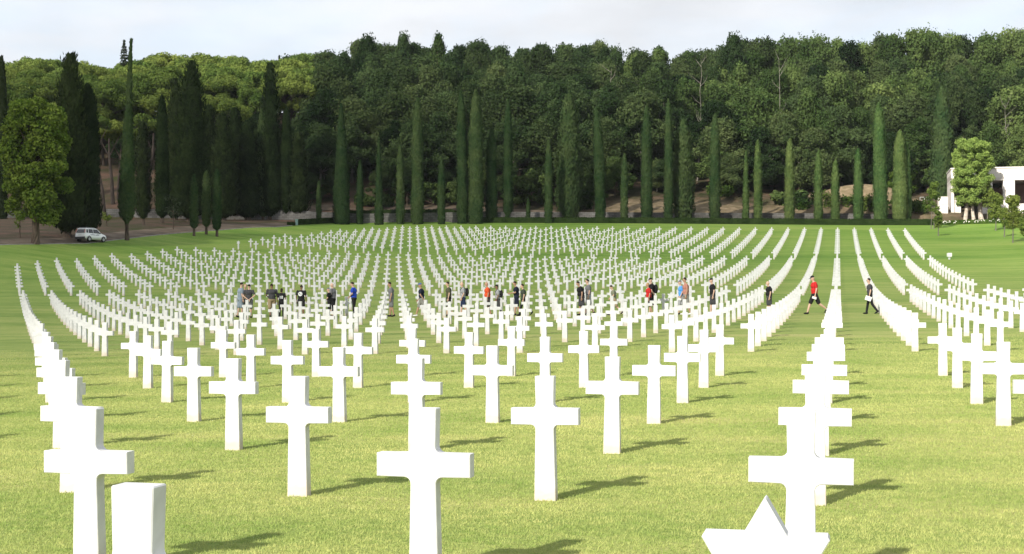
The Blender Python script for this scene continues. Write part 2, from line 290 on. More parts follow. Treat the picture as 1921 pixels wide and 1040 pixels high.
def build_ground():
    ys = np.concatenate([np.arange(-60, 225, 6), np.arange(225, 350, 1.5), np.arange(350, 1400, 40)])
    xs = np.concatenate([np.arange(-900, -130, 40), np.arange(-130, 130, 2.5), np.arange(130, 901, 40)])
    X, Y = np.meshgrid(xs, ys); Z = terrain(X, Y)
    Lr = X * st + Y * ct; Xr = X * ct - Y * st
    mound = np.zeros_like(Z); dry = np.zeros_like(Z)
    for px, D, r, h in [(1190, 241, 6, 0.5), (1310, 241, 8, 0.5), (1570, 243, 8, 2.2), (1640, 243, 8, 2.6), (1700, 242, 6, .8)]:
        g = np.exp(-(((X - (px - CX) / F * D) / r) ** 2 + ((Y - D) / 5.5) ** 2)); mound += h * g; dry = np.maximum(dry, np.clip(g * 1.8, 0, 1))
    for px, D, r in [(1720, 239, 6), (1670, 239, 6), (1340, 238, 8), (1230, 238, 7), (1450, 238, 6)]:
        g = np.exp(-(((X - (px - CX) / F * D) / r) ** 2 + ((Y - D) / 5) ** 2)); dry = np.maximum(dry, np.clip(g * 1.4, 0, 1))
    rough = 0.25 * np.sin(X * 0.31 + Y * 0.17) * np.sin(Y * 0.23 - X * 0.11) * sstep(236, 250, Y)
    inl = (Xr > -84) & (Lr < 226) | (Y < 150)
    Z = Z + mound + rough + 0.0 - 0.5 * inl - 0.03
    bank = sstep(-60, -74, Xr) * (1 - sstep(275, 300, Y)) * 0.95 + 0.5 * (Y < 236) * (Xr > -74)
    bank = np.maximum(bank, 0.4 * np.exp(-((X + 20) / 40) ** 2) * (Y < 246))
    n, k = X.shape; V = np.stack([X.ravel(), Y.ravel(), Z.ravel()], 1)
    i = np.arange(n - 1)[:, None] * k + np.arange(k - 1)[None]; Fc = np.stack([i, i + 1, i + k + 1, i + k], -1).reshape(-1, 4)
    me = np_mesh('ground', V, Fc, 4)
    for nm, arr in (('dry', dry), ('bank', bank)):
        a = me.attributes.new(nm, 'FLOAT', 'POINT'); a.data.foreach_set('value', np.asarray(arr, np.float32).ravel())
    o = link('ground', me, M['ground']); smooth(o); tag(o, kind='structure')
build_ground()

def build_lawn():
    Ls = np.concatenate([np.arange(-14, 60, 1.0), np.arange(60, 196, 1.5)]); T = np.linspace(0, 1, 120)
    V = []
    for a in Ls:
        xl, xr_ = lawn_left(a), 60
        for t in T: V.append((a, xl + (xr_ - xl) * t))
    for s in np.linspace(0.04, 1, 26):
        xl0 = lawn_left(195)
        for t in T:
            X0 = xl0 + (60 - xl0) * t; X1 = max(hX[0], X0); Lb = lawn_back(X1)
            V.append((195 + (Lb - 195) * s, X0 + (X1 - X0) * s))
    V = np.array(V); x = V[:, 0] * st + V[:, 1] * ct; y = V[:, 0] * ct - V[:, 1] * st; z = terrain(x, y)
    k = len(T); n = len(V) // k; i = np.arange(n - 1)[:, None] * k + np.arange(k - 1)[None]; Fc = np.stack([i, i + 1, i + k + 1, i + k], -1).reshape(-1, 4)
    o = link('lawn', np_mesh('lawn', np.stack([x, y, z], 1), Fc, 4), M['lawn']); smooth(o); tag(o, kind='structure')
build_lawn()

def strip(name, pts, off0, off1, dz, m, n=90):
    """ribbon beside a ground polyline, lying on the terrain"""
    P = np.array([(p[0], p[1]) for p in pts]); s = np.concatenate([[0], np.cumsum(np.hypot(*np.diff(P, axis=0).T))])
    u = np.linspace(0, s[-1], n); x = np.interp(u, s, P[:, 0]); y = np.interp(u, s, P[:, 1])
    dx, dy = np.gradient(x), np.gradient(y); l = np.hypot(dx, dy); nx, ny = -dy / l, dx / l
    offs = np.linspace(off0, off1, 5); V = []
    for i in range(n):
        for o_ in offs:
            X, Y = x[i] + nx[i] * o_, y[i] + ny[i] * o_; V.append((X, Y, tz(X, Y) + dz))
    k = 5; i = np.arange(n - 1)[:, None] * k + np.arange(k - 1)[None]; Fc = np.stack([i, i + 1, i + k + 1, i + k], -1).reshape(-1, 4)
    return smooth(link(name, np_mesh(name, V, Fc, 4), m))
ext = [EP[0] + (EP[0] - EP[1]) * 2.5] + EP + [EP[-1] + (EP[-1] - EP[-2]) * 0.25]
tag(strip('road', ext, 0.25, 4.4, 0.03, M['road']), kind='structure')
def kerb(name, pts, off, wd, hgt):
    bm = bmesh.new(); P = [Vector((p[0], p[1])) for p in pts]; prev = None
    for a, b in zip(P, P[1:]):
        n = max(2, int((b - a).length / 1.5))
        for i in range(n + (b is P[-1])):
            c = a.lerp(b, i / n); d = (b - a).normalized(); nn = Vector((-d.y, d.x))
            q = [c + nn * off, c + nn * (off + wd)]
            r = [bm.verts.new((v.x, v.y, tz(v.x, v.y) + h)) for v, h in ((q[0], -0.1), (q[0], hgt), (q[1], hgt), (q[1], -0.1))]
            if prev:
                for k in range(3): bm.faces.new((prev[k], r[k], r[k + 1], prev[k + 1]))
            prev = r
    o = link(name, bm, M['kerb']); return o
tag(kerb('kerb', ext, 0.0, 0.14, 0.06), kind='structure')
# service path behind the hedge
tag(strip('path', [hit(560, 417) + Vector((0, 4, 0))] + [p + Vector((0, 5.0, 0)) for p in HP[1:9]], 0, 4.0, 0.03, M['road']), kind='structure')

# ---------------------------------------------------------------- foliage generator
def cards(P, Nn, size, asp=0.6, jitter=0.7, seed=0):
    """rhombic leaves at points P, facing roughly along Nn"""
    r = np.random.default_rng(seed); n = len(P)
    N_ = Nn + r.normal(size=(n, 3)) * jitter; N_ /= np.linalg.norm(N_, axis=1)[:, None] + 1e-9
    T_ = np.cross(N_, r.normal(size=(n, 3))); T_ /= np.linalg.norm(T_, axis=1)[:, None] + 1e-9; B_ = np.cross(N_, T_)
    s = (size * r.uniform(0.6, 1.35, n))[:, None]
    V = np.stack([P - T_ * s, P - B_ * s * asp + T_ * s * 0.1, P + T_ * s, P + B_ * s * asp + T_ * s * 0.1], 1).reshape(-1, 3)
    return V, np.arange(len(V)).reshape(-1, 4)
def sphere_pts(n, r):
    v = r.normal(size=(n, 3)); return v / np.linalg.norm(v, axis=1)[:, None]
def crown_pts(clumps, per, seed, flat=0.75, fill=0.5):
    """clumps: (x, y, z, r) list -> points and outward normals on and inside uneven leafy lobes"""
    r = np.random.default_rng(seed); P = []; N_ = []
    for (x, y, z, R) in clumps:
        k = int(per * R * R); d = sphere_pts(k, r); rad = R * (1 - fill * r.random(k) ** 2.2) * r.uniform(0.85, 1.12, k)
        p = d * rad[:, None]; p[:, 2] *= flat; P.append(p + (x, y, z)); N_.append(d)
    return np.concatenate(P), np.concatenate(N_)
def mesh_cards(name, P, Nn, size, asp=0.6, jitter=0.7, seed=0):
    V, Fc = cards(P, Nn, size, asp, jitter, seed); return np_mesh(name, V, Fc, 4)
def limbs_bm(h, r0, targets, seed, lean=0.0, base=0.35):
    rr = random.Random(seed); bm = bmesh.new(); pts = []
    for i in range(6):
        t = i / 5; pts.append((lean * t * h * 0.3 + rr.uniform(-1, 1) * 0.02 * h * t, rr.uniform(-1, 1) * 0.02 * h * t, h * t))
    tube(bm, [(0, 0, -0.4)] + pts, [r0 * 1.25] + [r0 * (1.12 - 0.75 * i / 5) for i in range(6)], 8)
    for (x, y, z) in targets:
        t = min(0.95, max(base, (z / h) * 0.62)); a = Vector((0, 0, 0)); f = t * 5; i = int(f); a = Vector(pts[i]).lerp(Vector(pts[min(5, i + 1)]), f - i)
        b = Vector((x, y, z)); m = a.lerp(b, 0.5) + Vector((rr.uniform(-.3, .3), rr.uniform(-.3, .3), rr.uniform(0, .5)))
        q = r0 * (1 - t) * 0.75 + 0.03; tube(bm, [a, m, b], [q, q * 0.6, q * 0.2], 5)
    return bm

# ---------------------------------------------------------------- oaks, pines and other trees of the wood
def oak_proto(seed, h=15, R=5.2, n=26, sz=0.24, per=175, mat_='oak'):
    r = random.Random(seed); cl = []
    for i in range(n):
        a = r.uniform(0, 6.283); u = r.random(); zz = h * (0.14 + 0.82 * u); prof = math.sin(min(1, (u + 0.24) / 1.12) * math.pi) ** 0.5
        rad = R * prof * r.uniform(0.45, 1.0); cl.append((rad * math.cos(a), rad * math.sin(a), zz, r.choice((0.8, 1.1, 1.5, 2.0, 2.5)) * r.uniform(.85, 1.15)))
    cl += [(0, 0, h * 0.62, 2.9), (0.5, 0.2, h * 0.8, 2.2), (-0.8, 0.4, h * 0.45, 2.6)]
    P, Nn = crown_pts(cl, per, seed, 0.72, 0.6)
    # stray twigs of leaves outside the outline
    rr = np.random.default_rng(seed + 99); k = 420; j = rr.integers(0, len(cl), k); c = np.array(cl)[j]; d = sphere_pts(k, rr); d[:, 2] = np.abs(d[:, 2]) * 0.8
    Pt = c[:, :3] + d * (c[:, 3:] * rr.uniform(0.95, 1.30, (k, 1))); Pt = np.repeat(Pt, 5, 0) + rr.normal(size=(k * 5, 3)) * 0.24
    P = np.concatenate([P, Pt]); Nn = np.concatenate([Nn, np.repeat(d, 5, 0)])
    crown = mesh_cards('crown', P, Nn, sz, 0.6, 0.75, seed); crown.materials.append(M[mat_])
    trunk = bpy.data.meshes.new('trunk'); b = limbs_bm(h * 0.8, 0.26, [c[:3] for c in cl[::2]], seed, r.uniform(-.2, .2)); b.to_mesh(trunk); b.free(); trunk.materials.append(M['pale'] if seed % 3 == 0 else M['bark'])
    return trunk, crown, h
def pine_proto(seed, h=14, R=5.5):
    r = random.Random(seed); cl = []
    for i in range(30):
        a = r.uniform(0, 6.283); q = math.sqrt(r.random()); rad = R * q
        cl.append((rad * math.cos(a), rad * math.sin(a), h * 0.74 + (1 - q * q) * h * 0.20 + r.uniform(-.5, .5), r.uniform(1.1, 1.9)))
    for i in range(16):
        a = r.uniform(0, 6.283); rad = R * r.uniform(.2, .9); cl.append((rad * math.cos(a), rad * math.sin(a), h * r.uniform(.52, .72), r.uniform(.8, 1.3)))
    P, Nn = crown_pts(cl, 160, seed, 0.7, 0.5)
    crown = mesh_cards('crown', P, Nn, 0.24, 0.5, 0.6, seed); crown.materials.append(M['pine'])
    trunk = bpy.data.meshes.new('trunk'); b = limbs_bm(h * 0.72, 0.24, [c[:3] for c in cl[::2]], seed, r.uniform(-.5, .5), 0.55); b.to_mesh(trunk); b.free(); trunk.materials.append(M['pbark'])
    return trunk, crown, h
OAK = [oak_proto(11, 15, 5.4, 34), oak_proto(12, 15, 6.0, 40), oak_proto(13, 15, 5.0, 30), oak_proto(14, 15, 5.8, 34, mat_='oakl'), oak_proto(15, 15, 5.8, 38), oak_proto(16, 15, 5.2, 32, mat_='oakl'), oak_proto(17, 15, 5.8, 40, mat_='oakm'), oak_proto(18, 15, 5.4, 36, mat_='oakm')]
PINE = [pine_proto(21), pine_proto(22, 14, 6.2), pine_proto(23, 14, 4.8), pine_proto(24, 14, 5.6)]
def place_tree(name, proto, p, height, wid, label, cat, group, rz=None):
    t, c, h = proto; o = empty(name, p, rz if rz is not None else random.uniform(0, 6.28)); s = height / h; o.scale = (s * wid, s * wid, s)
    link('trunk', t, parent=o); link('crown', c, parent=o)
    return tag(o, label, cat, group)
SKY = [(-60, 112), (0, 122), (30, 125), (60, 108), (128, 108), (200, 128), (228, 122), (262, 118), (300, 100), (350, 106), (400, 99), (480, 114), (520, 116), (570, 98), (640, 100), (655, 80), (700, 77), (728, 92), (770, 74), (795, 106), (822, 66), (848, 88), (900, 82), (960, 89), (1000, 86), (1100, 82), (1150, 84), (1200, 97), (1230, 85), (1300, 94), (1340, 92), (1370, 72), (1430, 76), (1560, 68), (1612, 82), (1640, 72), (1690, 58), (1720, 51), (1760, 64), (1790, 68), (1850, 66), (1910, 55), (2000, 60)]
def skyline(px): return float(np.interp(px, *zip(*SKY)))
cnt = 0
for row, D in enumerate([340, 328, 315, 302, 290, 278, 266, 254, 244]):
    step = 5.0 if row < 2 else 5.6
    x = -0.39 * D - random.random() * 3
    while x < 0.385 * D:
        px = CX + F * x / D; d = D + random.uniform(-6, 6) if row < 8 else D + random.uniform(-2, 4)
        p = Vector((x + random.uniform(-1.4, 1.4), d, 0)); p.z = tz(p.x, p.y); px = CX + F * p.x / p.y
        x += step * random.uniform(0.8, 1.25)
        lim = top_h(p, skyline(px) + random.uniform(-2, 6 if row < 3 else 14)) * 0.985
        pine = px < 560 + random.uniform(-50, 70) and row < 8
        if row == 8:                                   # understorey along the foot of the wood
            if px < 345: continue
            if 1130 < px < 1440: p.y += 8; p.z = tz(p.x, p.y)
            if 1480 < px < 1750: p.y += 13; p.z = tz(p.x, p.y)
            h = random.uniform(5, 9) if px > 600 else random.uniform(4, 7); lab = 'low leafy oak at the foot of the wood just above the stone wall'; g = 'low oaks at the foot of the wood'
            place_tree('oak_tree', random.choice(OAK), p, h, 1.25, lab, 'tree', g)
        elif pine:
            if row == 7 and px < 350: continue
            h = min(lim, random.uniform(13, 16.5)) if row > 1 else min(lim, 19)
            if row in (5, 6, 7) and random.random() < 0.65 and px > 225:
                place_tree('oak_tree', OAK[0], p, random.uniform(7, 12), 1.1, 'dark evergreen oak in the shade under the umbrella pines', 'tree', 'dark oaks under the pines'); continue
            place_tree('umbrella_pine', random.choice(PINE), p, h, random.uniform(.85, 1.05), 'umbrella pine with yellow green crown and bare trunk on the left hillside', 'tree', 'umbrella pines on the left hillside')
        else:
            if row == 7 and (1150 < px < 1350 or 1540 < px < 1660): continue
            h = min(lim, random.uniform(14, 18.5)) if row > 1 else min(max(lim, 9), 24)
            if row > 6: h = random.uniform(10, 14)
            lab = ('oak tree along the skyline of the dark wood' if row < 2 else 'dark green oak packed in the middle of the hillside wood' if row < 5 else 'dark green oak at the front of the wood behind the cypresses')
            g = ('oaks on the skyline' if row < 2 else 'oaks in the middle of the wood' if row < 5 else 'oaks at the front of the wood')
            place_tree('oak_tree', OAK[random.choice((0, 1, 2, 4, 6, 7, 0, 4) if px < 1150 else (3, 5, 6, 7, 1, 4, 3, 5))], p, h, (random.uniform(.85, 1.15) if h < 17 else 0.75), lab, 'tree', g)  # paler oaks dominate on the right: sunlight put into the leaf colour
        cnt += 1

x = -135
while x < 30:                                 # low evergreen trees along the brow behind the pines
    p = Vector((x, 350 + random.uniform(-3, 3), 0)); p.z = tz(p.x, p.y)
    place_tree('oak_tree', OAK[random.choice((0, 1, 4))], p, min(random.uniform(12, 15), top_h(p, skyline(CX + F * p.x / p.y) + 8)), 1.3, 'low dark evergreen oak on the brow behind the umbrella pines', 'tree', 'low evergreen oaks on the brow of the hill'); x += 5.5
# single crowns that break the skyline
for px, yt, D, wd, lab in [(690, 72, 318, 0.62, 'ragged dark oak standing clear of the skyline left of centre'), (757, 68, 320, 0.5, 'tall thin oak crown beside the round airy one on the skyline'), (822, 62, 322, 0.45, 'round airy oak crown standing alone above the skyline'), (1376, 70, 320, 0.6, 'oak crown rising above the skyline right of centre')]:
    p = at(px, D); place_tree('oak_tree', OAK[2 if px != 822 else 5], p, top_h(p, yt), wd, lab, 'tree', 'oaks that stand above the skyline', 1.0)

# bare pale branches showing among the leaves
def dead_tree(p, h, seed, label, mat_='pale'):
    r = random.Random(seed); bm = bmesh.new(); pts = [Vector((0, 0, -0.3))]
    for i in range(8): pts.append(Vector((pts[-1].x + r.uniform(-.32, .36), pts[-1].y + r.uniform(-.1, .1), h * (i + 1) / 8)))
    tube(bm, pts, [0.15 - 0.0155 * i for i in range(9)], 6)
    for i in range(3, 9):
        s = 1 if i % 2 else -1
        for q in range(r.choice((1, 2))):
            a = pts[i - 1].lerp(pts[i], r.random()); cur = a; rad = .06; d = Vector((s * r.uniform(.5, 1), r.uniform(-.3, .3), r.uniform(.5, 1.1)))
            for k in range(4):
                n = cur + d * r.uniform(.45, .8); tube(bm, [cur, n], [rad, rad * .68], 5)
                if r.random() < .7: tube(bm, [n, n + Vector((d.x * r.uniform(-.5, .9), r.uniform(-.3, .3), r.uniform(.3, .8)))], [rad * .5, .008], 4)
                cur = n; rad *= .66; d = Vector((d.x * r.uniform(.3, 1.2), d.y, d.z * r.uniform(.5, 1.3)))
            s = -s
    o = link('bare_tree', bm, M[mat_], loc=p); return tag(o, label, 'tree', 'bare pale trees in the wood')
for px, ybase, ytop, D, lab in [(1310, 260, 110, 262, 'pale bare trunk and branches in the wood right of centre'), (1155, 215, 125, 264, 'short pale bare trunk above the cypresses near the centre'), (1462, 250, 105, 266, 'thin pale tree with bare limbs at the wood edge'), (1895, 280, 190, 258, 'bare forked tree at the far right of the wood'), (600, 270, 230, 258, 'bare broken branches left of the tall cone cypress')]:
    p = at(px, D); zb = CAMZ + (HZ - ybase) / F * D; h = CAMZ + (HZ - ytop) / F * D - p.z
    dead_tree(p + Vector((0, 2.0, 0)), h, int(px), lab)

# leaning bare pine trunks at the left
for px, yb, yt, D, ln, lab in [(197, 398, 250, 236, -0.12, 'leaning bare pine trunk with reddish bark left of the tall cypress'), (212, 375, 260, 243, -0.06, 'pale pine trunk just behind the leaning reddish one'), (222, 400, 268, 246, 0.05, 'grey pine trunk hidden partly by the tall cypress'), (275, 395, 250, 244, 0.1, 'slim bare pine trunk right of the tall cypress')]:
    p = at(px, D); h = top_h(p, yt); o = empty('pine_tree', p); bm = bmesh.new()
    tube(bm, [(0, 0, -.4), (ln * h * .3, 0, h * .35), (ln * h * .9, 0, h * .7), (ln * h, 0, h)], [.36, .30, .22, .14], 8)
    for s in (-1, 1): tube(bm, [(ln * h * .95, 0, h * .72), (ln * h + s * 1.3, 0, h * .95), (ln * h + s * 2.2, .2, h * 1.1)], [.12, .08, .03], 5)
    link('trunk', bm, M['pbark'], o)
    cl = [(ln * h + random.uniform(-2.6, 2.6), random.uniform(-1, 1), h * 1.08 + random.uniform(0, 1.6), random.uniform(.9, 1.5)) for _ in range(9)]
    P, Nn = crown_pts(cl, 120, int(px), .62, .5); link('crown', mesh_cards('crown', P, Nn, .3, .45, .7, int(px)), M['pine'], o)
    tag(o, lab, 'tree', 'bare trunked pines on the left')

# ---------------------------------------------------------------- cypresses
def cypress(p, h, rw, label, kind='column', m='cyp', seed=0, lean=0.0, trunk_h=0.0, group='cypresses'):
    r = np.random.default_rng(seed + 1000); o = empty('cypress_tree', p)
    ph = r.uniform(0, 6.28, 4)
    def prof(t, a):
        if kind == 'column': f = np.minimum(1, 0.80 + 1.2 * t) * np.clip(1 - t ** 5.5, 0, 1) ** 0.62 * (1 - 0.16 * t)
        elif kind == 'cone': f = np.minimum(1, 0.86 + 1.4 * t) * np.clip(1 - t, 0, 1) ** 0.62
        elif kind == 'spire': f = np.minimum(1, 0.5 + 4 * t) * (0.34 + 0.66 * np.clip(1 - t / 0.62, 0, 1) ** 0.5) * np.clip(1 - t ** 6, 0, 1) ** 0.7 * (1 - 0.35 * t)
        elif kind == 'shaggy': f = np.minimum(1, 0.7 + 2.5 * t) * (0.25 + 0.75 * np.clip(1 - t, 0, 1) ** 0.9) * np.clip(1 - t ** 14, 0, 1)
        else: f = np.minimum(1, 0.75 + 2 * t) * np.clip(1 - t ** 3, 0, 1) ** 0.6
        wob = 1 + 0.07 * np.sin(2 * a + ph[0] + 9 * t) + 0.06 * np.sin(3 * a + ph[1] - 14 * t) + (0.10 if kind in ('broad', 'shaggy') else 0.035) * np.sin(5 * a + 31 * t + ph[2])
        return rw * f * wob
    z0 = trunk_h
    def pos(t, a, k=1.0):
        R = prof(t, a) * k; low = np.clip(t / 0.04, 0.25, 1) if trunk_h > 0 else 1.0
        lx = lean * h * t * t
        return np.stack([R * low * np.cos(a) + lx, R * low * np.sin(a), z0 + (h - z0) * t], -1)
    # dense inner body
    T = np.linspace(0.0, 0.995, 36); A = np.linspace(0, 2 * np.pi, 15)[:-1]; tt, aa = np.meshgrid(T, A, indexing='ij')
    V1 = pos(tt.ravel(), aa.ravel(), 0.9); nA = len(A); i = np.arange(len(T) - 1)[:, None] * nA + np.arange(nA)[None]; j = np.arange(len(T) - 1)[:, None] * nA + (np.arange(nA)[None] + 1) % nA
    F1 = np.stack([i, j, j + nA, i + nA], -1).reshape(-1, 4)
    n = int(min(7500, 26 * h * rw * 2 * np.pi * (1.0 if kind not in ('broad', 'shaggy') else 1.3)) + 500); t = r.random(n) ** 1.05; a = r.uniform(0, 6.283, n)
    P = pos(t, a, 1.0) ; out_ = np.stack([np.cos(a), np.sin(a), 0.25 * np.ones(n)], -1); P += out_ * (r.normal(size=(n, 1)) * (0.06 if kind in ('column', 'cone', 'spire') else 0.22 if kind == 'broad' else 0.34))
    up = np.array([0, 0, 1.0]); side = np.stack([-np.sin(a), np.cos(a), 0 * a], -1)
    s = (r.uniform(.11, .24, n) * (1.0 if kind not in ('broad', 'shaggy') else 1.5))[:, None]; tip = up * 0.9 + out_ * r.uniform(.05, .6, (n, 1)) + side * r.uniform(-.35, .35, (n, 1))
    w_ = side * s * 0.48 + out_ * s * r.uniform(-.3, .3, (n, 1))
    V2 = np.stack([P - tip * s, P + w_, P + tip * s * 1.15, P - w_], 1).reshape(-1, 3); F2 = np.arange(len(V2)).reshape(-1, 4)
    me = np_mesh('crown', np.concatenate([V1, V2]), np.concatenate([F1, F2 + len(V1)]), 4)
    c = link('crown', me, M[m], o)
    bm = bmesh.new(); tube(bm, [(0, 0, -.4), (0, 0, max(z0, .3) + .8), (lean * h * .2, 0, h * .45)], [rw * .28 + .05, rw * .2 + .04, .05], 7)
    if trunk_h > .5: tube(bm, [(rw * .25, 0, -.3), (0.02, 0, z0 + .5)], [.09, .07], 6)
    link('trunk', bm, M['bark'], o)
    return tag(o, label, 'cypress', group)

# line behind the hedge: centre x, top y, half width, kind, D   (pixels of the photo -> real size on the ground at D)
CY = [(598, 342, 4.5, 'column', 233, 0), (641, 195, 17, 'cone', 234, 0), (675, 302, 6.5, 'column', 235, 0), (711, 259, 8, 'cone', 233, 0), (751, 274, 8, 'column', 234, 0), (783, 184, 12, 'column', 233, 0),
      (828, 299, 7.5, 'column', 232, 0), (868, 172, 11, 'column', 233, -.012), (893, 169, 14, 'column', 232, 0), (922, 244, 11, 'column', 235, 0), (953, 189, 9, 'column', 236, 0), (991, 374, 3.5, 'column', 233, 0),
      (1029, 261, 7.5, 'column', 231, 0), (1068, 179, 21, 'broad', 236, 0), (1126, 202, 10.5, 'column', 231, -.03), (1171, 288, 7, 'column', 231, 0), (1213, 201, 11, 'column', 231, 0), (1254, 187, 8.5, 'column', 232, 0),
      (1282, 227, 18, 'broad', 235, 0), (1341, 214, 10.5, 'column', 231, 0), (1399, 284, 7, 'cone', 231, 0), (1422, 264, 8, 'column', 231, 0), (1481, 261, 9.5, 'column', 231, 0), (1535, 283, 8, 'column', 231, 0),
      (1567, 300, 8, 'column', 231, 0), (1610, 280, 9, 'column', 231, 0), (1652, 194, 13.5, 'column', 231, -.02), (1688, 245, 14, 'column', 231, 0), (1701, 268, 9, 'column', 232, 0)]
ords = ['first', 'second', 'third', 'fourth', 'fifth', 'sixth', 'seventh', 'eighth', 'ninth', 'tenth', 'eleventh', 'twelfth', 'thirteenth', 'fourteenth', 'fifteenth', 'sixteenth', 'seventeenth', 'eighteenth', 'nineteenth', 'twentieth']
def ordw(i):
    if i < 20: return ords[i]
    t = ['', '', 'twenty', 'thirty', 'forty', 'fifty', 'sixty', 'seventy'][(i + 1) // 10]; u = (i + 1) % 10
    return (t[:-1] + 'ieth') if u == 0 else t + '-' + ords[u - 1]
for i, (px, yt, hw, kd, D, ln) in enumerate(CY):
    p = at(px, D - 1.5); size = 'very tall' if yt < 205 else 'tall' if yt < 250 else 'medium' if yt < 290 else 'short'
    shp = {'column': 'columnar', 'cone': 'pointed', 'broad': 'broad bushy'}[kd]
    if hw < 5: size = 'tiny'
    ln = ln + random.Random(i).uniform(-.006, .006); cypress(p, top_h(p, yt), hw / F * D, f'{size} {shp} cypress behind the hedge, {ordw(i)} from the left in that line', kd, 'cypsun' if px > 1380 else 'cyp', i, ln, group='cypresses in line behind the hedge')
p = at(1768, 250); cypress(p, top_h(p, 165), 1.75, 'tall ragged cypress at the left end of the white building', 'broad', 'cyp', 77, group='single cypresses at the right')

# left group: x, top, base y, half width, kind, material, lean, clear trunk
CL = [(3, 105, 300, 12, 'column', 'cypdark', 0, 0, 'dark cypress cut by the left edge behind the plane tree'),
      (126, 104, 446, 40, 'shaggy', 'cypdark', 0.02, .8, 'broad blackish cypress with broken top behind the white car'),
      (164, 158, 443, 25, 'column', 'cypdark', 0, .5, 'dark cypress standing right against the broad blackish one'),
      (238, 74, 451, 17, 'spire', 'cyp', .022, 1.9, 'very tall narrow cypress with leaning tip beside the road'),
      (269, 320, 422, 7, 'column', 'cypdark', 0, .8, 'small dark cypress on the bank right of the tall one'),
      (304, 180, 418, 13, 'column', 'cypdark', 0, .6, 'slim dark cypress behind the little bare tree'),
      (357, 117, 415, 40, 'shaggy', 'cypdark', .01, .5, 'big dark cypress behind the three small ones with spiky top'),
      (418, 215, 414, 26, 'shaggy', 'cypdark', 0, .4, 'dark cypress just right of the three small ones'),
      (465, 232, 413, 22, 'shaggy', 'cypdark', 0, .4, 'short dark cypress in shade near the road end'),
      (507, 120, 411, 24, 'shaggy', 'cypdark', 0, .3, 'tall dark pointed cypress near the left end of the hedge'),
      (494, 196, 412, 14, 'column', 'cyp', 0, .3, 'green cypress in front of the tall pointed dark one'),
      (537, 203, 409, 13, 'column', 'cypdark', 0, .3, 'dark cypress nearest the left end of the hedge'),
      (328, 150, 413, 20, 'shaggy', 'cypdark', 0, .4, 'dark cypress squeezed between the slim dark one and the big spiky one'),
      (392, 200, 411, 20, 'shaggy', 'cypdark', 0, .4, 'dark cypress behind the right one of three small clipped ones'),
      (441, 205, 410, 20, 'shaggy', 'cypdark', 0, .4, 'dark shaggy cypress midway between the three small ones and the hedge end'),
      (484, 245, 408, 18, 'shaggy', 'cypdark', 0, .4, 'dark shaggy cypress left of the tall pointed one'),
      (560, 250, 407, 18, 'shaggy', 'cypdark', 0, .4, 'dark shaggy cypress behind the left end of the hedge'),
      (268, 230, 410, 14, 'shaggy', 'cypdark', 0, .4, 'dim cypress behind the small dark one on the bank'),
      (364, 329, 443, 7.5, 'column', 'cyp', 0, 1.0, 'left one of three small clipped cypresses at the road'),
      (387, 322, 440, 8, 'column', 'cyp', 0, 1.0, 'middle one of three small clipped cypresses at the road'),
      (407, 319, 444, 8, 'column', 'cyp', 0, .8, 'right one of three small clipped cypresses at the road')]
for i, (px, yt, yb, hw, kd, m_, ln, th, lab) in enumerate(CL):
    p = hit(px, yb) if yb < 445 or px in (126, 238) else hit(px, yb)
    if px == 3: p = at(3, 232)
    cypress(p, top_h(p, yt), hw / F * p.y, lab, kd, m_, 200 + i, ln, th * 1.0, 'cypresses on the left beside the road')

# spruces on the left skyline
def spruce(p, h, rw, label, seed):
    r = np.random.default_rng(seed); o = empty('spruce_tree', p); P = []; N_ = []
    for k in range(22):
        t = k / 22; R = rw * (1 - t) ** .8 * r.uniform(.7, 1.1); z = h * (.25 + .74 * t); n = int(50 + 200 * (1 - t)); a = r.uniform(0, 6.28, n); q = R * np.sqrt(r.random(n))
        P.append(np.stack([q * np.cos(a), q * np.sin(a), z - q * .25 + r.normal(size=n) * .12], -1)); N_.append(np.stack([np.cos(a) * .4, np.sin(a) * .4, np.ones(n)], -1))
    link('crown', mesh_cards('crown', np.concatenate(P), np.concatenate(N_), .26, .5, .5, seed), M['spruce'], o)
    bm = bmesh.new(); tube(bm, [(0, 0, -.3), (0, 0, h * .97)], [.25, .03], 6); link('trunk', bm, M['bark'], o); tag(o, label, 'spruce', 'spruces on the left skyline')
for px, yt, D, rw, lab in [(233, 70, 330, 2.6, 'grey green spruce on the skyline behind the leaning cypress tip'), (270, 106, 330, 1.6, 'small spruce on the skyline right of the leaning cypress tip'), (524, 101, 344, .9, 'tiny spruce tip above the pines on the skyline')]:
    p = at(px, D); spruce(p, top_h(p, yt), rw, lab, int(px))

# ---------------------------------------------------------------- broad trees and saplings near the lawn
def leafy_tree(name, p, h, clumps, per, sz, m_, bark, trunk, label, cat='tree', group=None, seed=1, flat=.8, asp=.75, fill=.5, jit=.7):
    o = empty(name, p); bm = bmesh.new()
    for pts, rs in trunk: tube(bm, pts, rs, 9)
    rr = random.Random(seed)
    for c in clumps[::2]:
        a = Vector(trunk[0][0][-1]); z = min(a.z, c[2] * .8 + a.z * .1); b = Vector(c[:3]); a = Vector((a.x * z / max(a.z, .1), a.y, z)); tube(bm, [a, a.lerp(b, .5) + Vector((0, 0, .2)), b], [trunk[0][1][-1] * .6, trunk[0][1][-1] * .4, .02], 5)
    if bark == 'planeb': bm.free(); bm = bmesh.new(); [tube(bm, a_, b_, 9) for a_, b_ in trunk]
    link('trunk', bm, M[bark], o); P, Nn = crown_pts(clumps, per, seed, flat, fill); link('crown', mesh_cards('crown', P, Nn, sz, asp, jit, seed), M[m_], o)
    return tag(o, label, cat, group)
r = random.Random(3); p = hit(66, 458); H_ = top_h(p, 178); s = p.y / F; cl = []
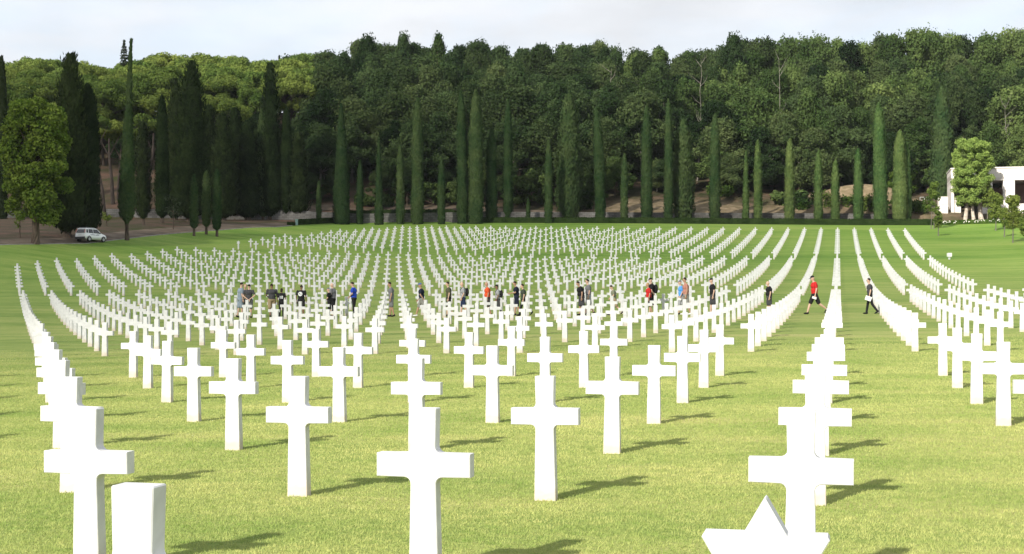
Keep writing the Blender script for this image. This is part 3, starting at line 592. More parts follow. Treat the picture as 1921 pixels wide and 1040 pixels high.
for i in range(150):
    u = r.random(); a = r.uniform(0, 6.283); rad = 66 * s * (1.05 * math.sin(math.pi * (0.12 + .80 * (1 - u) ** 0.8)) ** .55) * math.sqrt(r.uniform(.05, 1)) * (1 - .25 * u)
    cl.append((rad * math.cos(a), rad * math.sin(a), 2.9 + (H_ - 3.6) * u, r.uniform(.7, 1.25)))
leafy_tree('plane_tree', p, H_, cl, 300, .16, 'plane', 'bark', [([(0, 0, -.4), (0.05, 0, 1.2), (0, 0, H_ * .55)], [.62, .42, .2])], 'large bright green plane tree at the left edge beside the road', seed=4)
for px, yb, yt, hw, m_, dens, lab in [(200, 424, 396, 9, 'sap', 60, 'small green sapling between the white car and the tall cypress'), (325, 431, 366, 17, 'spruce', 16, 'sparse greyish young tree left of the three small cypresses'), (37, 446, 396, 9, 'plane', 60, 'thin tree with dark trunk under the plane tree crown')]:
    p = hit(px, yb); s = p.y / F; h = top_h(p, yt); r = random.Random(int(px)); cl = [(r.uniform(-1, 1) * hw * s * .7, r.uniform(-.6, .6), h * r.uniform(.4, .93), hw * s * r.uniform(.35, .55)) for _ in range(14)]
    leafy_tree('young_tree', p, h, cl, dens * 3, .13, m_, 'bark', [([(0, 0, -.2), (.03, 0, h * .7)], [.09, .04])], lab, seed=int(px))
# bright tree before the building: three pale trunks
p = at(1823, 231); s = p.y / F; H_ = top_h(p, 256); r = random.Random(9); cl = []
for i in range(230):
    u = r.random(); a = r.uniform(0, 6.283); rad = 34 * s * (math.sin(math.pi * (0.18 + .68 * (1 - u))) ** .5) * math.sqrt(r.uniform(.15, 1)); cl.append((rad * math.cos(a), rad * math.sin(a), 3.4 + (H_ - 4.0) * u, r.uniform(.5, .8)))
base = p.z; leafy_tree('plane_tree', p, H_, cl, 520, .12, 'bright', 'planeb', [([(1.75, 0, -.3), (1.4, 0, 1.6), (1.3, 0, 4.6)], [.55, .36, .26]), ([(-1.1, .3, -.3), (-.8, .3, 2.0), (-.6, .2, 4.8)], [.40, .30, .2]), ([(.35, -.3, -.3), (.1, -.2, 1.8), (.05, 0, 4.8)], [.38, .26, .18])], 'bright green pruned plane tree with three pale trunks before the building', seed=8)
# saplings on the right lawn (x, base y, top y, half width)
SP = [(1752, 430, 340, 13, 'leafy sapling on twin thin trunks left of the building'), (1760, 443, 395, 9, 'thin sapling on the lawn just before the twin trunk one'), (1868, 433, 362, 17, 'sapling on the lawn under the right part of the building'),
      (1900, 456, 366, 19, 'larger sapling with spreading crown near the right edge'), (1884, 445, 388, 9, 'slender sapling between the two larger ones at right'), (1926, 466, 392, 14, 'sapling cut by the right edge'), (1852, 412, 332, 14, 'yellowish young tree right against the bright plane tree')]
for px, yb, yt, hw, lab in SP:
    p = hit(px, yb, 60, 330) if px != 1852 else at(1852, 230); s = p.y / F; h = top_h(p, yt); r = random.Random(int(px))
    cl = [(r.uniform(-1, 1) * hw * s * .75 * (1 - abs(q - .35)), r.uniform(-.8, .8) * hw * s * .6, h * (.34 + .6 * q), hw * s * r.uniform(.28, .5)) for q in [r.random() for _ in range(30)]]
    tr = [([(0, 0, -.2), (.05, 0, h * .45), (0, 0, h * .85)], [.08, .06, .03])]
    if px == 1752: tr.append(([(-.35, 0.3, -.2), (-.2, .1, h * .5)], [.07, .04]))
    leafy_tree('sapling', p, h, cl, 520, .11, 'sap', 'pale', tr, lab, 'sapling', 'young trees on the right lawn', int(px))
# shrubs
for px, D, w_, h_, lab in [(1508, 238, 1.3, 1.8, 'small round shrub between cypresses before the stone wall'), (1350, 250, 3.0, 2.4, 'dark shrub on the dry bank'), (1720, 236, 3.2, 3.1, 'dark green shrub left of the building steps'), (1665, 238, 3, 2.2, 'low bush at the right foot of the dry mound'), (1500, 240, 4, 3.4, 'dark bush at the left foot of the dry mound'), (1628, 236, 2.2, 3.8, 'green shrub between two cypresses below the dry mound'), (1590, 238, 1.8, 3.6, 'olive shrub below the dry mound'), (1551, 238, 1.6, 4.2, 'bright green shrub left of the short cypress'), (985, 243, 5, 7, 'large shrubby tree spilling over the stone wall'), (700, 243, 4, 3.2, 'low bushes above the stone wall at left'), (560, 246, 4, 3, 'bush behind the wall by the dark cypresses'), (820, 245, 5, 4, 'bush above the wall between pairs of cypresses'), (1690, 252, 3, 5, 'dark bush behind the twin cypresses'), (1740, 256, 4, 9, 'dark bushy tree behind the building corner'), (1870, 262, 8, 9, 'dark trees behind the white building roof'), (1480, 243, 4, 3.0, 'bush at the foot of the wood right of centre'), (1080, 241, 4, 3, 'low bush right behind the broad cypress')]:
    p = at(px, D); r = random.Random(int(px * 7)); cl = [(r.uniform(-1, 1) * w_ * .7, r.uniform(-.5, .5) * w_ * .6, h_ * r.uniform(.15, .8), r.uniform(.28, .5) * min(w_, 2.2)) for _ in range(int(8 + w_ * h_ * .8))]
    o = empty('shrub', p); P, Nn = crown_pts(cl, 150, int(px), .85, .5); link('foliage', mesh_cards('foliage', P, Nn, .17 if w_ < 4 else .28, .65, .7, int(px)), M['shrub' if w_ < 4 else 'oakl'], o)
    bm = bmesh.new()
    for c in cl[:6]: tube(bm, [(0, 0, -.2), (c[0] * .5, c[1] * .5, c[2] * .5), c[:3]], [.07, .05, .02], 5)
    link('stem', bm, M['bark'], o); tag(o, lab, 'shrub')

# ---------------------------------------------------------------- hedge, rose hedge, stone wall
def along(pts, step):
    P = np.array([(p[0], p[1]) for p in pts]); s = np.concatenate([[0], np.cumsum(np.hypot(*np.diff(P, axis=0).T))]); n = max(2, int(s[-1] / step)); u = np.linspace(0, s[-1], n)
    return np.stack([np.interp(u, s, P[:, 0]), np.interp(u, s, P[:, 1])], 1)
def hedge(name, pts, wd, hg, label, cat, m_, flowers=None, seed=5):
    r = np.random.default_rng(seed); A = along(pts, 1.0); V = []; z = terrain(A[:, 0], A[:, 1])
    prof = [(-wd / 2, -.1), (-wd / 2 * 1.02, hg * .5), (-wd / 2 * .94, hg * .93), (-wd / 2 * .8, hg), (wd / 2 * .8, hg), (wd / 2, hg * .9), (wd / 2, -.1)]
    for (x, y), zz in zip(A, z):
        w1, w2 = r.normal() * .02, r.normal() * .02
        for q, hh in prof: V.append((x, y + q + w1, zz + hh * .96 + w2))
    k = len(prof); i = np.arange(len(A) - 1)[:, None] * k + np.arange(k - 1)[None]; Fc = np.stack([i, i + k, i + k + 1, i + 1], -1).reshape(-1, 4)
    o = empty(name, (0, 0, 0)); n = int(len(A) * 90); u = r.random(n) * (len(A) - 1); a = u.astype(int); f = (u - a)[:, None]
    c = A[a] * (1 - f) + A[np.minimum(a + 1, len(A) - 1)] * f; zc = terrain(c[:, 0], c[:, 1]); top = r.random(n) < .35
    yy = np.where(top, r.uniform(-wd / 2, wd / 2, n), -wd / 2 + r.normal(size=n) * .03); zz = np.where(top, hg + r.normal(size=n) * .035, r.uniform(0, hg, n))
    P = np.stack([c[:, 0], c[:, 1] + yy, zc + zz], 1); Nn = np.where(top[:, None], (0, -.3, 1.), (0, -1., .3))
    V2, F2 = cards(P, Nn, .085, .6, .6, seed)
    link('foliage', np_mesh('foliage', np.concatenate([V, V2]), np.concatenate([Fc, F2 + len(V)]), 4), M[m_], o)
    if flowers:
        for q in range(flowers):
            j = r.random() * (len(A) - 1.01); b = int(j); x, y = A[b] + (A[b + 1] - A[b]) * (j - b); bm = bmesh.new()
            for e in range(4): ball(bm, (r.normal() * .07, r.normal() * .05, r.normal() * .05), r.uniform(.025, .065), 6)
            fl = link('rose_bloom', bm, M['rose'], o); fl.location = (x, y - wd / 2 - .05, tz(x, y) + r.uniform(.2, hg))
    return tag(o, label, cat)
hedge('hedge', [p + Vector((0, .6, 0)) for p in HP[:9]], 1.2, .88, 'long low clipped dark green hedge along the top of the lawn', 'hedge', 'hedge')
hedge('rose_hedge', [p + Vector((0, .6, 0)) for p in HP[8:]], 1.0, .62, 'low rose hedge with white blooms before the building', 'hedge', 'shrub', 90, 6)
p = hit(549, 423.5); hedge('hedge', [p + Vector((-.9, .4, 0)), p + Vector((.35, .4, 0))], .8, .5, 'short separate piece of hedge left of the pale green box', 'hedge', 'hedge', None, 8)

def wall(name, pts, th, top_fn, label, m_, cat='wall'):
    A = along(pts, 1.5); bm = bmesh.new(); prev = None
    for x, y in A:
        zb = tz(x, y) - 1.0; zt = top_fn(x, y); r_ = [bm.verts.new(v) for v in ((x, y, zb), (x, y, zt), (x, y + th, zt), (x, y + th, zb))]
        if prev:
            for k in range(3): bm.faces.new((prev[k], r_[k], r_[k + 1], prev[k + 1]))
        else: bm.faces.new(r_)
        prev = r_
    bm.faces.new(prev[::-1]); o = link(name, bm, M[m_]); return tag(o, label, cat)
wp = [(x, 234 - 0.03 * x) for x in np.linspace(-86, 64, 40)]
wall('stone_wall', wp, 0.55, lambda x, y: tz(x, y - .3) + 1.75, 'long grey stone retaining wall at the foot of the wood', 'wall')

# ---------------------------------------------------------------- memorial building on the right
def building():
    D = 238.0; s = D / F; b0 = at(1862, D); zg = CAMZ + (HZ - 408) * s; X = lambda px: (px - CX) * s; Z = lambda py: CAMZ + (HZ - py) * s
    fx = X(1784); o = empty('memorial_building', (fx, D, zg), -TH); W0 = X; X = lambda px: ((px - CX) * s - fx) / (ct + (px - CX) / F * st); ox, oy, oz = 0.0, D, zg
    def bx(name, x0, x1, y0, y1, z0, z1, m_):
        bm = bmesh.new(); box(bm, ((x0 + x1) / 2 - ox, (y0 + y1) / 2 - oy, (z0 + z1) / 2 - oz), (x1 - x0, y1 - y0, z1 - z0)); bmesh.ops.bevel(bm, geom=bm.edges[:], offset=.03, segments=1, affect='EDGES'); return link(name, bm, M[m_], o)
    XR = X(2010); zt = Z(318); zf = Z(340.5)
    bx('roof', X(1784), XR, D, D + 9, zf, zt, 'trav')
    bx('roof_coping', X(1783), XR + .2, D - .12, D + 9.1, zt + .003, zt + .22, 'trav')
    bx('end_wall', X(1784.3), X(1790), D + .02, D + 9, zg - 1.5, zf - .003, 'trav')
    bx('front_wall', X(1790) + .003, X(1803), D + .3, D + .8, zg - 1, Z(371), 'trav')
    bx('front_wall', X(1835), X(1854), D + .3, D + .8, zg - 1, Z(371), 'trav')
    for a, b in ((1836, 1862), (1882, 1904), (1944, 1966)): bx('pillar', X(a), X(b), D + .05, D + 1.5, zg - 1, zf - .003, 'trav')
    bx('back_wall', X(1785), XR, D + 7.5, D + 8, zg - 1, zf - .003, 'inner')
    bx('floor', X(1785), XR, D + .82, D + 7.4, zg - 1, zg + .12, 'trav')
    bx('parapet', X(1862) + .003, X(1882) - .003, D + .4, D + .8, zg - .5, Z(384), 'trav')
    bx('parapet', X(1904) + .003, X(1944) - .003, D + .4, D + .8, zg - .5, Z(384), 'trav')
    bx('terrace', X(1784), XR, D - 3.0, D - .2, zg - 1.6, zg - .25, 'trav')
    tag(o, 'white travertine memorial building with flat roof and square pillars', 'building')
    bm = bmesh.new(); X = W0; box(bm, (0, 0, 0), (X(1775) - X(1757), .6, Z(370) - zg + 1)); w_ = link('garden_wall', bm, M['trav'], loc=((X(1757) + X(1774.6)) / 2, D - .8, (Z(370) + zg - 1) / 2)); tag(w_, 'low white wall stepping down from the left end of the building', 'wall')
    # railing up the bank
    bm = bmesh.new(); y = 243; s2 = y / F; g = lambda px: Vector(((px - CX) * s2, y, CAMZ + (HZ - 378.5) * s2))
    for px in (1726, 1734, 1742): q = g(px); tube(bm, [q + Vector((0, 0, -1.0)), q + Vector((0, 0, .75))], [.04, .04], 6)
    a, b = g(1726), g(1742); tube(bm, [a + Vector((0, 0, .75)), b + Vector((0, 0, .75))], [.04, .04], 6); tube(bm, [a + Vector((0, 0, .25)), b + Vector((0, 0, .25))], [.03, .03], 6)
    tag(link('railing', bm, M['rail']), 'short grey metal railing on the bank left of the building', 'railing')
building()

# ---------------------------------------------------------------- headstones
def outline_cross(seg=4):
    """right half of the Latin cross outline, bottom to top; narrow waist, flared foot and head, rounded inner corners"""
    wb, wn, wt, zt, z0, z1, ar, fr = .093, .079, .082, 1.07, .655, .800, .292, .040
    pts = [(wb, -.35), (wb, 0.0)]; c = (wn + fr, z0 - fr)
    for i in range(seg + 1): a = math.pi - math.pi / 2 * i / seg; pts.append((c[0] + fr * math.cos(a), c[1] + fr * math.sin(a)))
    pts += [(ar, z0 + .002), (ar, z1 - .002)]; c = (wn - .003 + fr, z1 + fr)
    for i in range(seg + 1): a = -math.pi / 2 - math.pi / 2 * i / seg; pts.append((c[0] + fr * math.cos(a), c[1] + fr * math.sin(a)))
    pts.append((wt, zt)); return pts
def prism(bm, pts, th, bev=0.0):
    fr_ = [bm.verts.new((x, -th / 2, z)) for x, z in pts]; f = bm.faces.new(fr_)
    e = bmesh.ops.extrude_face_region(bm, geom=[f]); vs = [v for v in e['geom'] if isinstance(v, bmesh.types.BMVert)]
    bmesh.ops.translate(bm, vec=(0, th, 0), verts=vs)
    if bev:
        ed = [x for x in bm.edges if abs(x.verts[0].co.y - x.verts[1].co.y) < 1e-5 or (x.verts[0].co.z > 1.0 and x.verts[1].co.z > 1.0)]
        bmesh.ops.bevel(bm, geom=ed, offset=bev, segments=1, affect='EDGES')
def finish(bm, name):
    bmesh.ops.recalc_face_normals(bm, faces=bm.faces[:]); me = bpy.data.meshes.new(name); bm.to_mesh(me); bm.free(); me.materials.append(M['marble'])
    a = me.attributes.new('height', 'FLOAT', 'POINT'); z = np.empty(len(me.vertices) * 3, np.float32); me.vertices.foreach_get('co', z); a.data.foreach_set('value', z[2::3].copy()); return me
def full(h): return h + [(-x, z) for x, z in h[::-1]]
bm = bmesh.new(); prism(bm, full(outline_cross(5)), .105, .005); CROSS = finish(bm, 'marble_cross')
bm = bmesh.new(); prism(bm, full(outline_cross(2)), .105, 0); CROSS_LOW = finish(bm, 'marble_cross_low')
def star_mesh():
    a = .138; r3 = math.sqrt(3); cz = 1.068 - 2 * a * r3 / 2; Ro = a * r3; pts = []
    for i in range(12):
        an = math.pi / 2 - i * math.pi / 6; R_ = Ro if i % 2 == 0 else a
        p = Vector((R_ * math.cos(an), R_ * math.sin(an)))
        if i % 2 == 0:                                     # blunted tips
            q0 = Vector((a * math.cos(an + math.pi / 6), a * math.sin(an + math.pi / 6))); q1 = Vector((a * math.cos(an - math.pi / 6), a * math.sin(an - math.pi / 6)))
            pts += [p.lerp(q0, .09), p.lerp(q1, .09)] if i else [p.lerp(q0, .035), p.lerp(q1, .035)]
        else: pts.append(p)
    pts = [(p.x, p.y + cz) for p in pts]; out_ = []; k = 0
    # the lowest point is replaced by the stem
    low = min(range(len(pts)), key=lambda i: pts[i][1]); 
    for p in pts:
        if p[1] < cz - Ro * .8: 
            if k == 0: out_ += [(.075, cz - a * r3 / 2 - .035), (.092, 0), (.092, -.35), (-.092, -.35), (-.092, 0), (-.075, cz - a * r3 / 2 - .035)]
            k += 1
        else: out_.append(p)
    bm = bmesh.new(); prism(bm, out_[::-1], .105, .004); return finish(bm, 'marble_star')
STAR = star_mesh()
M['panel'] = mat('grey_face_panel', (0.42, 0.41, 0.37), 0.8)
A_, X0_ = 2.23827, -.19455
SEC = {'D': (-1, 6, 8.2054, 3.60098), 'C': (0, 14, 40.57955, 3.49545), 'B': (0, 13, 99.74249, 3.48259), 'A': (0, 12, 156.4321, 3.62854)}
def kmax(sec, r):
    if sec == 'B': return 34 if r <= 8 else 33 if r <= 10 else 32
    if sec == 'A': return [31, 31, 31, 31, 31, 30, 30, 30, 30, 29, 29, 28, 28][r]
    return 40
grave = []
for sec, (r0, r1, l0, lb) in SEC.items():
    for r in range(r0, r1 + 1):
        for k in range(-4 if sec in 'AB' else -7, kmax(sec, r) + 1):
            if (sec == 'B' and k > 28 + r) or (sec == 'C' and k > 11 + r): continue
            Lr = l0 + lb * r; X = X0_ - A_ * k; x, y = grid_xy(Lr, X); px = CX + F * x / y
            if -45 * (1 + 60 / y) < px < 1921 + 45 * (1 + 60 / y): grave.append((y, x, sec, r, k, px))
grave.sort()
STARS = {('D', -1, 0), ('A', 0, 31), ('B', 3, 26), ('C', 11, 4)}
bysec = {}
for g_ in grave: bysec.setdefault((g_[2], g_[3]), []).append(g_[5])
secname = {'D': 'front plot', 'C': 'second plot', 'B': 'third plot', 'A': 'far plot'}
V_all, F_all, H_all = [], [], []
lowv = np.empty(len(CROSS_LOW.vertices) * 3, np.float32); CROSS_LOW.vertices.foreach_get('co', lowv); lowv = lowv.reshape(-1, 3)
rj = random.Random(5); off = 0
for i, (y, x, sec, r, k, px) in enumerate(grave):
    z = tz(x, y); rz = -TH + rj.uniform(-.008, .008); isstar = (sec, r, k) in STARS; tilt = rj.uniform(-.008, .008); z += rj.uniform(-.012, .008)
    order = sorted(bysec[(sec, r)], reverse=True).index(px); rowi = r + 1 if sec == 'D' else r
    row_w = {-1: 'nearest'}.get(-1) if rowi == 0 and sec == 'D' else ordw(rowi)
    if i < 296 or isstar:
        if isstar:
            lab = {('D', -1, 0): 'white marble star of David headstone in the front plot, cut by the bottom edge', ('A', 0, 31): 'small far star of David headstone at the left end of the far plot', ('B', 3, 26): 'small star of David headstone among crosses at the left of the third plot', ('C', 11, 4): 'small star of David headstone near the man in a black cap and black shirt'}[(sec, r, k)]
            o = empty('star_of_david', (x - (.035 if sec == 'D' else 0), y, z), rz); link('headstone', STAR, parent=o)
            if sec == 'D':
                bm = bmesh.new(); box(bm, (0, 0, 0), (.118, .012, .10), 0); pn = link('grey_plate', bm, M['panel'], o); pn.location = (0, -.0545, .815)  # small grey plate on the face of the star
            tag(o, lab, 'headstone', 'star of David headstones')
        else:
            o = link('marble_cross', CROSS, loc=(x - (.022 if (sec, r, k) == ('D', 0, 0) else 0), y, z)); o.rotation_euler = (0, tilt, rz)
            lab = f'white marble cross in the {secname[sec]}, {ordw(rowi)} row from its front, {ordw(order)} from the right'
            tag(o, lab, 'cross', 'marble crosses in rows on the lawn')
    else:
        c, s_ = math.cos(rz), math.sin(rz); v = lowv @ np.array([[c, s_, 0], [-s_, c, 0], [0, 0, 1]], np.float32) + np.array([x, y, z], np.float32)
        V_all.append(v); H_all.append(lowv[:, 2])
        for pl in CROSS_LOW.polygons: F_all.append([off + q for q in pl.vertices])
        off += len(v)
me = bpy.data.meshes.new('marble_cross_rows'); me.from_pydata(np.concatenate(V_all).tolist(), [], F_all); me.update()
a = me.attributes.new('height', 'FLOAT', 'POINT'); a.data.foreach_set('value', np.concatenate(H_all).astype(np.float32))
tag(link('marble_cross_rows', me, M['marble']), 'hundreds of small white marble crosses in curving rows across the far lawn', 'crosses', kind='stuff')

# ---------------------------------------------------------------- blades of the near lawn
def blades():
    r = np.random.default_rng(3); n = 700000; D = 5.2 + 46 * (1 - np.sqrt(1 - r.random(n) ** .9)); px = r.uniform(-40, 1960, n); x = (px - CX) / F * D; y = D
    z = terrain(x, y); h = r.uniform(.008, .021, n) * (1 + .02 * D); a = r.uniform(0, 6.283, n); w_ = r.uniform(.0016, .0032, n) * (1 + .045 * D); ln = r.normal(size=(n, 2)) * .012
    dx, dy = np.cos(a) * w_, np.sin(a) * w_
    V = np.stack([np.stack([x - dx, y - dy, z - .003], 1), np.stack([x + dx, y + dy, z - .003], 1), np.stack([x + ln[:, 0], y + ln[:, 1], z + h], 1)], 1).reshape(-1, 3)
    tag(link('grass', np_mesh('grass', V, np.arange(len(V)), 3), M['blade']), 'short mown green grass blades of the near lawn', 'grass', kind='stuff')
M['blade'] = leaf_mat('grass_blades', (0.25, 0.35, 0.090), (0.56, 0.56, 0.215), .42, .4, 0.0, 7)
blades()

# ---------------------------------------------------------------- people walking between the rows
SKIN = {'light': (0.55, 0.36, 0.27), 'tan': (0.40, 0.24, 0.16), 'brown': (0.22, 0.12, 0.075), 'dark': (0.10, 0.055, 0.035)}
CLOTH = {'black': (0.014, 0.014, 0.016), 'charcoal': (0.055, 0.055, 0.06), 'grey': (0.16, 0.16, 0.17), 'lightgrey': (0.33, 0.34, 0.36), 'bluegrey': (0.22, 0.27, 0.33), 'olive': (0.085, 0.085, 0.05), 'khaki': (0.30, 0.23, 0.14), 'sage': (0.19, 0.20, 0.14),
         'navy': (0.018, 0.03, 0.075), 'darknavy': (0.012, 0.017, 0.035), 'blue': (0.02, 0.06, 0.42), 'sky': (0.10, 0.32, 0.72), 'red': (0.50, 0.022, 0.022), 'orange': (0.62, 0.085, 0.025), 'white': (0.72, 0.72, 0.72), 'pink': (0.62, 0.35, 0.42), 'plaid': (0.42, 0.20, 0.16), 'cap': (0.09, 0.14, 0.36), 'hair': (0.025, 0.017, 0.012), 'blond': (0.35, 0.23, 0.12), 'camo': (0.24, 0.24, 0.22), 'dgreen': (0.05, 0.06, 0.045)}
def cm(k):
    n = 'fabric_' + k
    if n not in M: M[n] = noise_mat(n, [tuple(c * .82 for c in CLOTH[k]), tuple(min(1, c * 1.15) for c in CLOTH[k])], 9, .9, .25)
    return M[n]
def sm(k):
    n = 'skin_' + k
    if n not in M: M[n] = mat(n, SKIN[k], .55)
    return M[n]
M['paper'] = mat('white_paper', (0.8, 0.8, 0.78), .8)
M['print'] = mat('white_shirt_print', (0.72, 0.73, 0.75), .8)
M['lens'] = mat('dark_lens', (0.01, 0.01, 0.01), .15, spec=.6)
def capsule(bm, a, b, ra, rb):
    a, b = Vector(a), Vector(b); tube(bm, [a, b], [ra, rb], 10); ball(bm, a, ra, 10); ball(bm, b, rb, 10)
def remeshed(bm, vox, name, smooth_it=4):
    me = bpy.data.meshes.new(name); bm.to_mesh(me); bm.free(); o = bpy.data.objects.new(name, me); C.objects.link(o)
    m = o.modifiers.new('r', 'REMESH'); m.mode = 'VOXEL'; m.voxel_size = vox; m.use_smooth_shade = True
    if smooth_it: m2 = o.modifiers.new('s', 'SMOOTH'); m2.factor = .5; m2.iterations = smooth_it
    dg = bpy.context.evaluated_depsgraph_get(); dg.update(); r = bpy.data.meshes.new_from_object(o.evaluated_get(dg)); bpy.data.objects.remove(o); bpy.data.meshes.remove(me); return r
def Y(f, z, x=0): return Vector((x, f, z))
def person(px, ytop, face, pose, shirt, lower, label, skin='light', hair='hair', cap=None, shorts=True, lean=0.04, bow=0.15, build=1.0, dL=0.0, stride=0.35, paper=False, glasses=False, sleeve=True, longhair=False, badge=None, bag=None, lw=None):
    build *= 1.10
    """face: heading in degrees, 0 = away from the camera, 90 = towards the left of the picture, 180 = towards the camera"""
    D = 70.0
    for _ in range(8):
        x = (px - CX) / F * D; Lr = x * st + D * ct; D += (40.57955 + 3.49545 * 9.5 + dL - Lr) / ct
    x = (px - CX) / F * D; z0 = tz(x, D); Hh = CAMZ + (HZ - ytop) / F * D - z0
    S = Hh / 1.80; o = empty('person', (x, D, z0), math.radians(face)); o.scale = (S, S, S)
    bw = build
    # ----- joints (forward = +y, right = +x)
    legs = []; base = 0
    for sgn, ph in ((1, 1), (-1, -1)):
        a = stride * ph; kb = (0.10 if ph > 0 else 0.55) * min(1, abs(stride) / .3) if stride > .05 else 0.03
        hip = Y(0, .93, .095 * sgn * bw); kn = hip + Vector((0, .44 * math.sin(a), -.44 * math.cos(a))); b = a - kb; an = kn + Vector((0, .42 * math.sin(b), -.42 * math.cos(b))); legs.append((hip, kn, an, b))
    low = min(l[2].z for l in legs); dz = .085 - low
    def up(p, k=1.0):                            # lean of the upper body about the hips
        q = p - Y(0, .95); a = lean * k; return Vector((q.x, q.y * math.cos(a) + q.z * math.sin(a), q.z * math.cos(a) - q.y * math.sin(a) + .95 + dz))
    legs = [(h + Y(0, dz), k + Y(0, dz), a + Y(0, dz), b) for h, k, a, b in legs]
    sh = [up(Y(0, 1.44, .185 * bw * s_)) for s_ in (1, -1)]
    P_ = {'hang': lambda s_, h: (up(Y(-.02, 1.16, .235 * bw * s_)), up(Y(.05, .90, .235 * bw * s_))),
          'swing': lambda s_, h: (up(Y(-.07 * s_, 1.17, .225 * bw * s_)), up(Y(.14 * s_ + .04, .93, .22 * bw * s_))),
          'back': lambda s_, h: (up(Y(-.10, 1.17, .27 * bw * s_)), up(Y(-.19, .96, .035 * s_))),
          'front': lambda s_, h: (up(Y(.03, 1.17, .24 * bw * s_)), up(Y(.24, 1.02, .06 * s_))),
          'phone': lambda s_, h: (up(Y(.08, 1.18, .22 * bw * s_)), up(Y(.34, 1.16, .09 * s_))),
          'paper': lambda s_, h: (up(Y(-.02, 1.16, .225 * bw * s_)), up(Y(.10, .93, .21 * bw * s_)))}[pose]
    arms = []
    for i, s_ in enumerate((1, -1)): e, wr = P_(s_, 0); arms.append((sh[i], e, wr))
    nk = up(Y(.0, 1.50)); hd = up(Y(.025 + bow * .12, 1.672 - bow * .03))
    hrot = Matrix.Rotation(-lean * .6 - bow, 3, 'X')
    def hp(x_, y_, z_): return hd + hrot @ Vector((x_, y_, z_))
    # ----- body: one continuous surface
    bm = bmesh.new()
    for h, k, a, b in legs:
        capsule(bm, h, k, .088 * bw, .058); capsule(bm, k, k.lerp(a, .35), .056, .058); capsule(bm, k.lerp(a, .35), a, .057, .036)
    ball(bm, Y(0, .95 + dz), (.165 * bw, .115 * bw, .12)); ball(bm, up(Y(.0, 1.12)), (.145 * bw, .105 * bw, .17)); ball(bm, up(Y(.0, 1.32)), (.17 * bw, .115 * bw, .17)); ball(bm, up(Y(-.01, 1.43)), (.175 * bw, .08, .07))
    capsule(bm, nk - Y(0, .06), hd - Y(0, .05), .056, .052)
    for s_, e, wr in arms: capsule(bm, s_, e, .050 * bw, .039); capsule(bm, e, wr, .039, .026)
    ball(bm, hd, (.074, .092, .112), 14, hrot); ball(bm, hp(0, .03, -.07), (.05, .055, .045), 10, hrot); ball(bm, hp(0, .098, -.012), (.014, .022, .026), 8, hrot)
    for s_ in (-1, 1): ball(bm, hp(.074 * s_, -.005, -.01), (.012, .022, .033), 8, hrot); ball(bm, hp(.028 * s_, .078, .012), (.016, .012, .008), 8, hrot)
    ball(bm, hp(0, .085, -.055), (.024, .012, .009), 8, hrot)
    me = remeshed(bm, .017, 'body'); me.materials.clear(); me.materials.append(sm(skin))
    # hands: palm, four bent fingers of unequal length and a thumb, joined into the body mesh
    bm = bmesh.new(); bm.from_mesh(me)
    for i, (s_, e, wr) in enumerate(arms):
        d = (wr - e).normalized(); side = Vector((1, 0, 0)) if abs(d.x) < .8 else Vector((0, 1, 0)); fw = d.cross(side).normalized(); sg = 1 if i == 0 else -1
        q = d.to_track_quat('Z', 'Y').to_matrix(); ball(bm, wr + d * .045, (.022, .036, .05), 8, q)
        yax = q @ Vector((0, 1, 0)); xax = q @ Vector((1, 0, 0))
        for j, (of, ln) in enumerate(((-.027, .068), (-.009, .078), (.009, .072), (.027, .056))):
            a = wr + d * .085 + yax * of; b = a + d * ln * .5 + xax * .008 * sg; c = b + d * ln * .38 + xax * .022 * sg; tube(bm, [a, b, c], [.0095, .009, .007], 6)
        a = wr + d * .03 + yax * -.03; tube(bm, [a, a + d * .03 - yax * .022, a + d * .06 - yax * .022 + xax * .01], [.012, .010, .008], 6)
    bm.to_mesh(me); bm.free(); bd = link('body', me, parent=o); smooth(bd)
    # ----- clothes
    g = .014; bm = bmesh.new()
    ball(bm, Y(0, .99 + dz), ((.163 + g) * bw, (.115 + g) * bw, .10)); ball(bm, up(Y(.0, 1.12)), ((.152 + g) * bw, (.128 + g) * bw, .18)); ball(bm, up(Y(.0, 1.32)), ((.170 + g) * bw, (.138 + g) * bw, .165)); ball(bm, up(Y(-.01, 1.43)), ((.172 + g) * bw, .08 + g, .075))
    if bw > 1.1: ball(bm, up(Y(.05, 1.10)), (.14 * bw, .12 * bw, .14))
    if sleeve:
        for s_, e, wr in arms: capsule(bm, s_, s_.lerp(e, .72), .060 * bw, .056)
    me = remeshed(bm, .02, 'shirt', 3); me.materials.clear(); me.materials.append(cm(shirt)); t = link('shirt', me, parent=o)
    bm = bmesh.new(); ball(bm, Y(0, .93 + dz), ((.163 + g) * bw, (.118 + g) * bw, .115))
    for h, k, a, b in legs:
        if shorts: capsule(bm, h, h.lerp(k, .88), .100 * bw, .088 * bw)
        else: capsule(bm, h, k, .098 * bw, .070); capsule(bm, k, a + Y(0, .01), .070, .055)
    me = remeshed(bm, .02, 'shorts' if shorts else 'trousers', 3); me.materials.clear(); me.materials.append(cm(lower)); link('shorts' if shorts else 'trousers', me, parent=o)
    for h, k, a, b in legs:
        bm = bmesh.new(); R = Matrix.Rotation(b * .9 if b < 0 else 0, 3, 'X'); ball(bm, a + R @ Vector((0, .055, -.042)), (.046, .132, .042), 10, R); ball(bm, a + R @ Vector((0, -.02, -.02)), (.043, .055, .055), 8, R)
        link('shoe', bm, cm('black' if lower != 'camo' else 'white'), o); smooth(o.children[-1])
    # ----- hair or cap
    bm = bmesh.new()
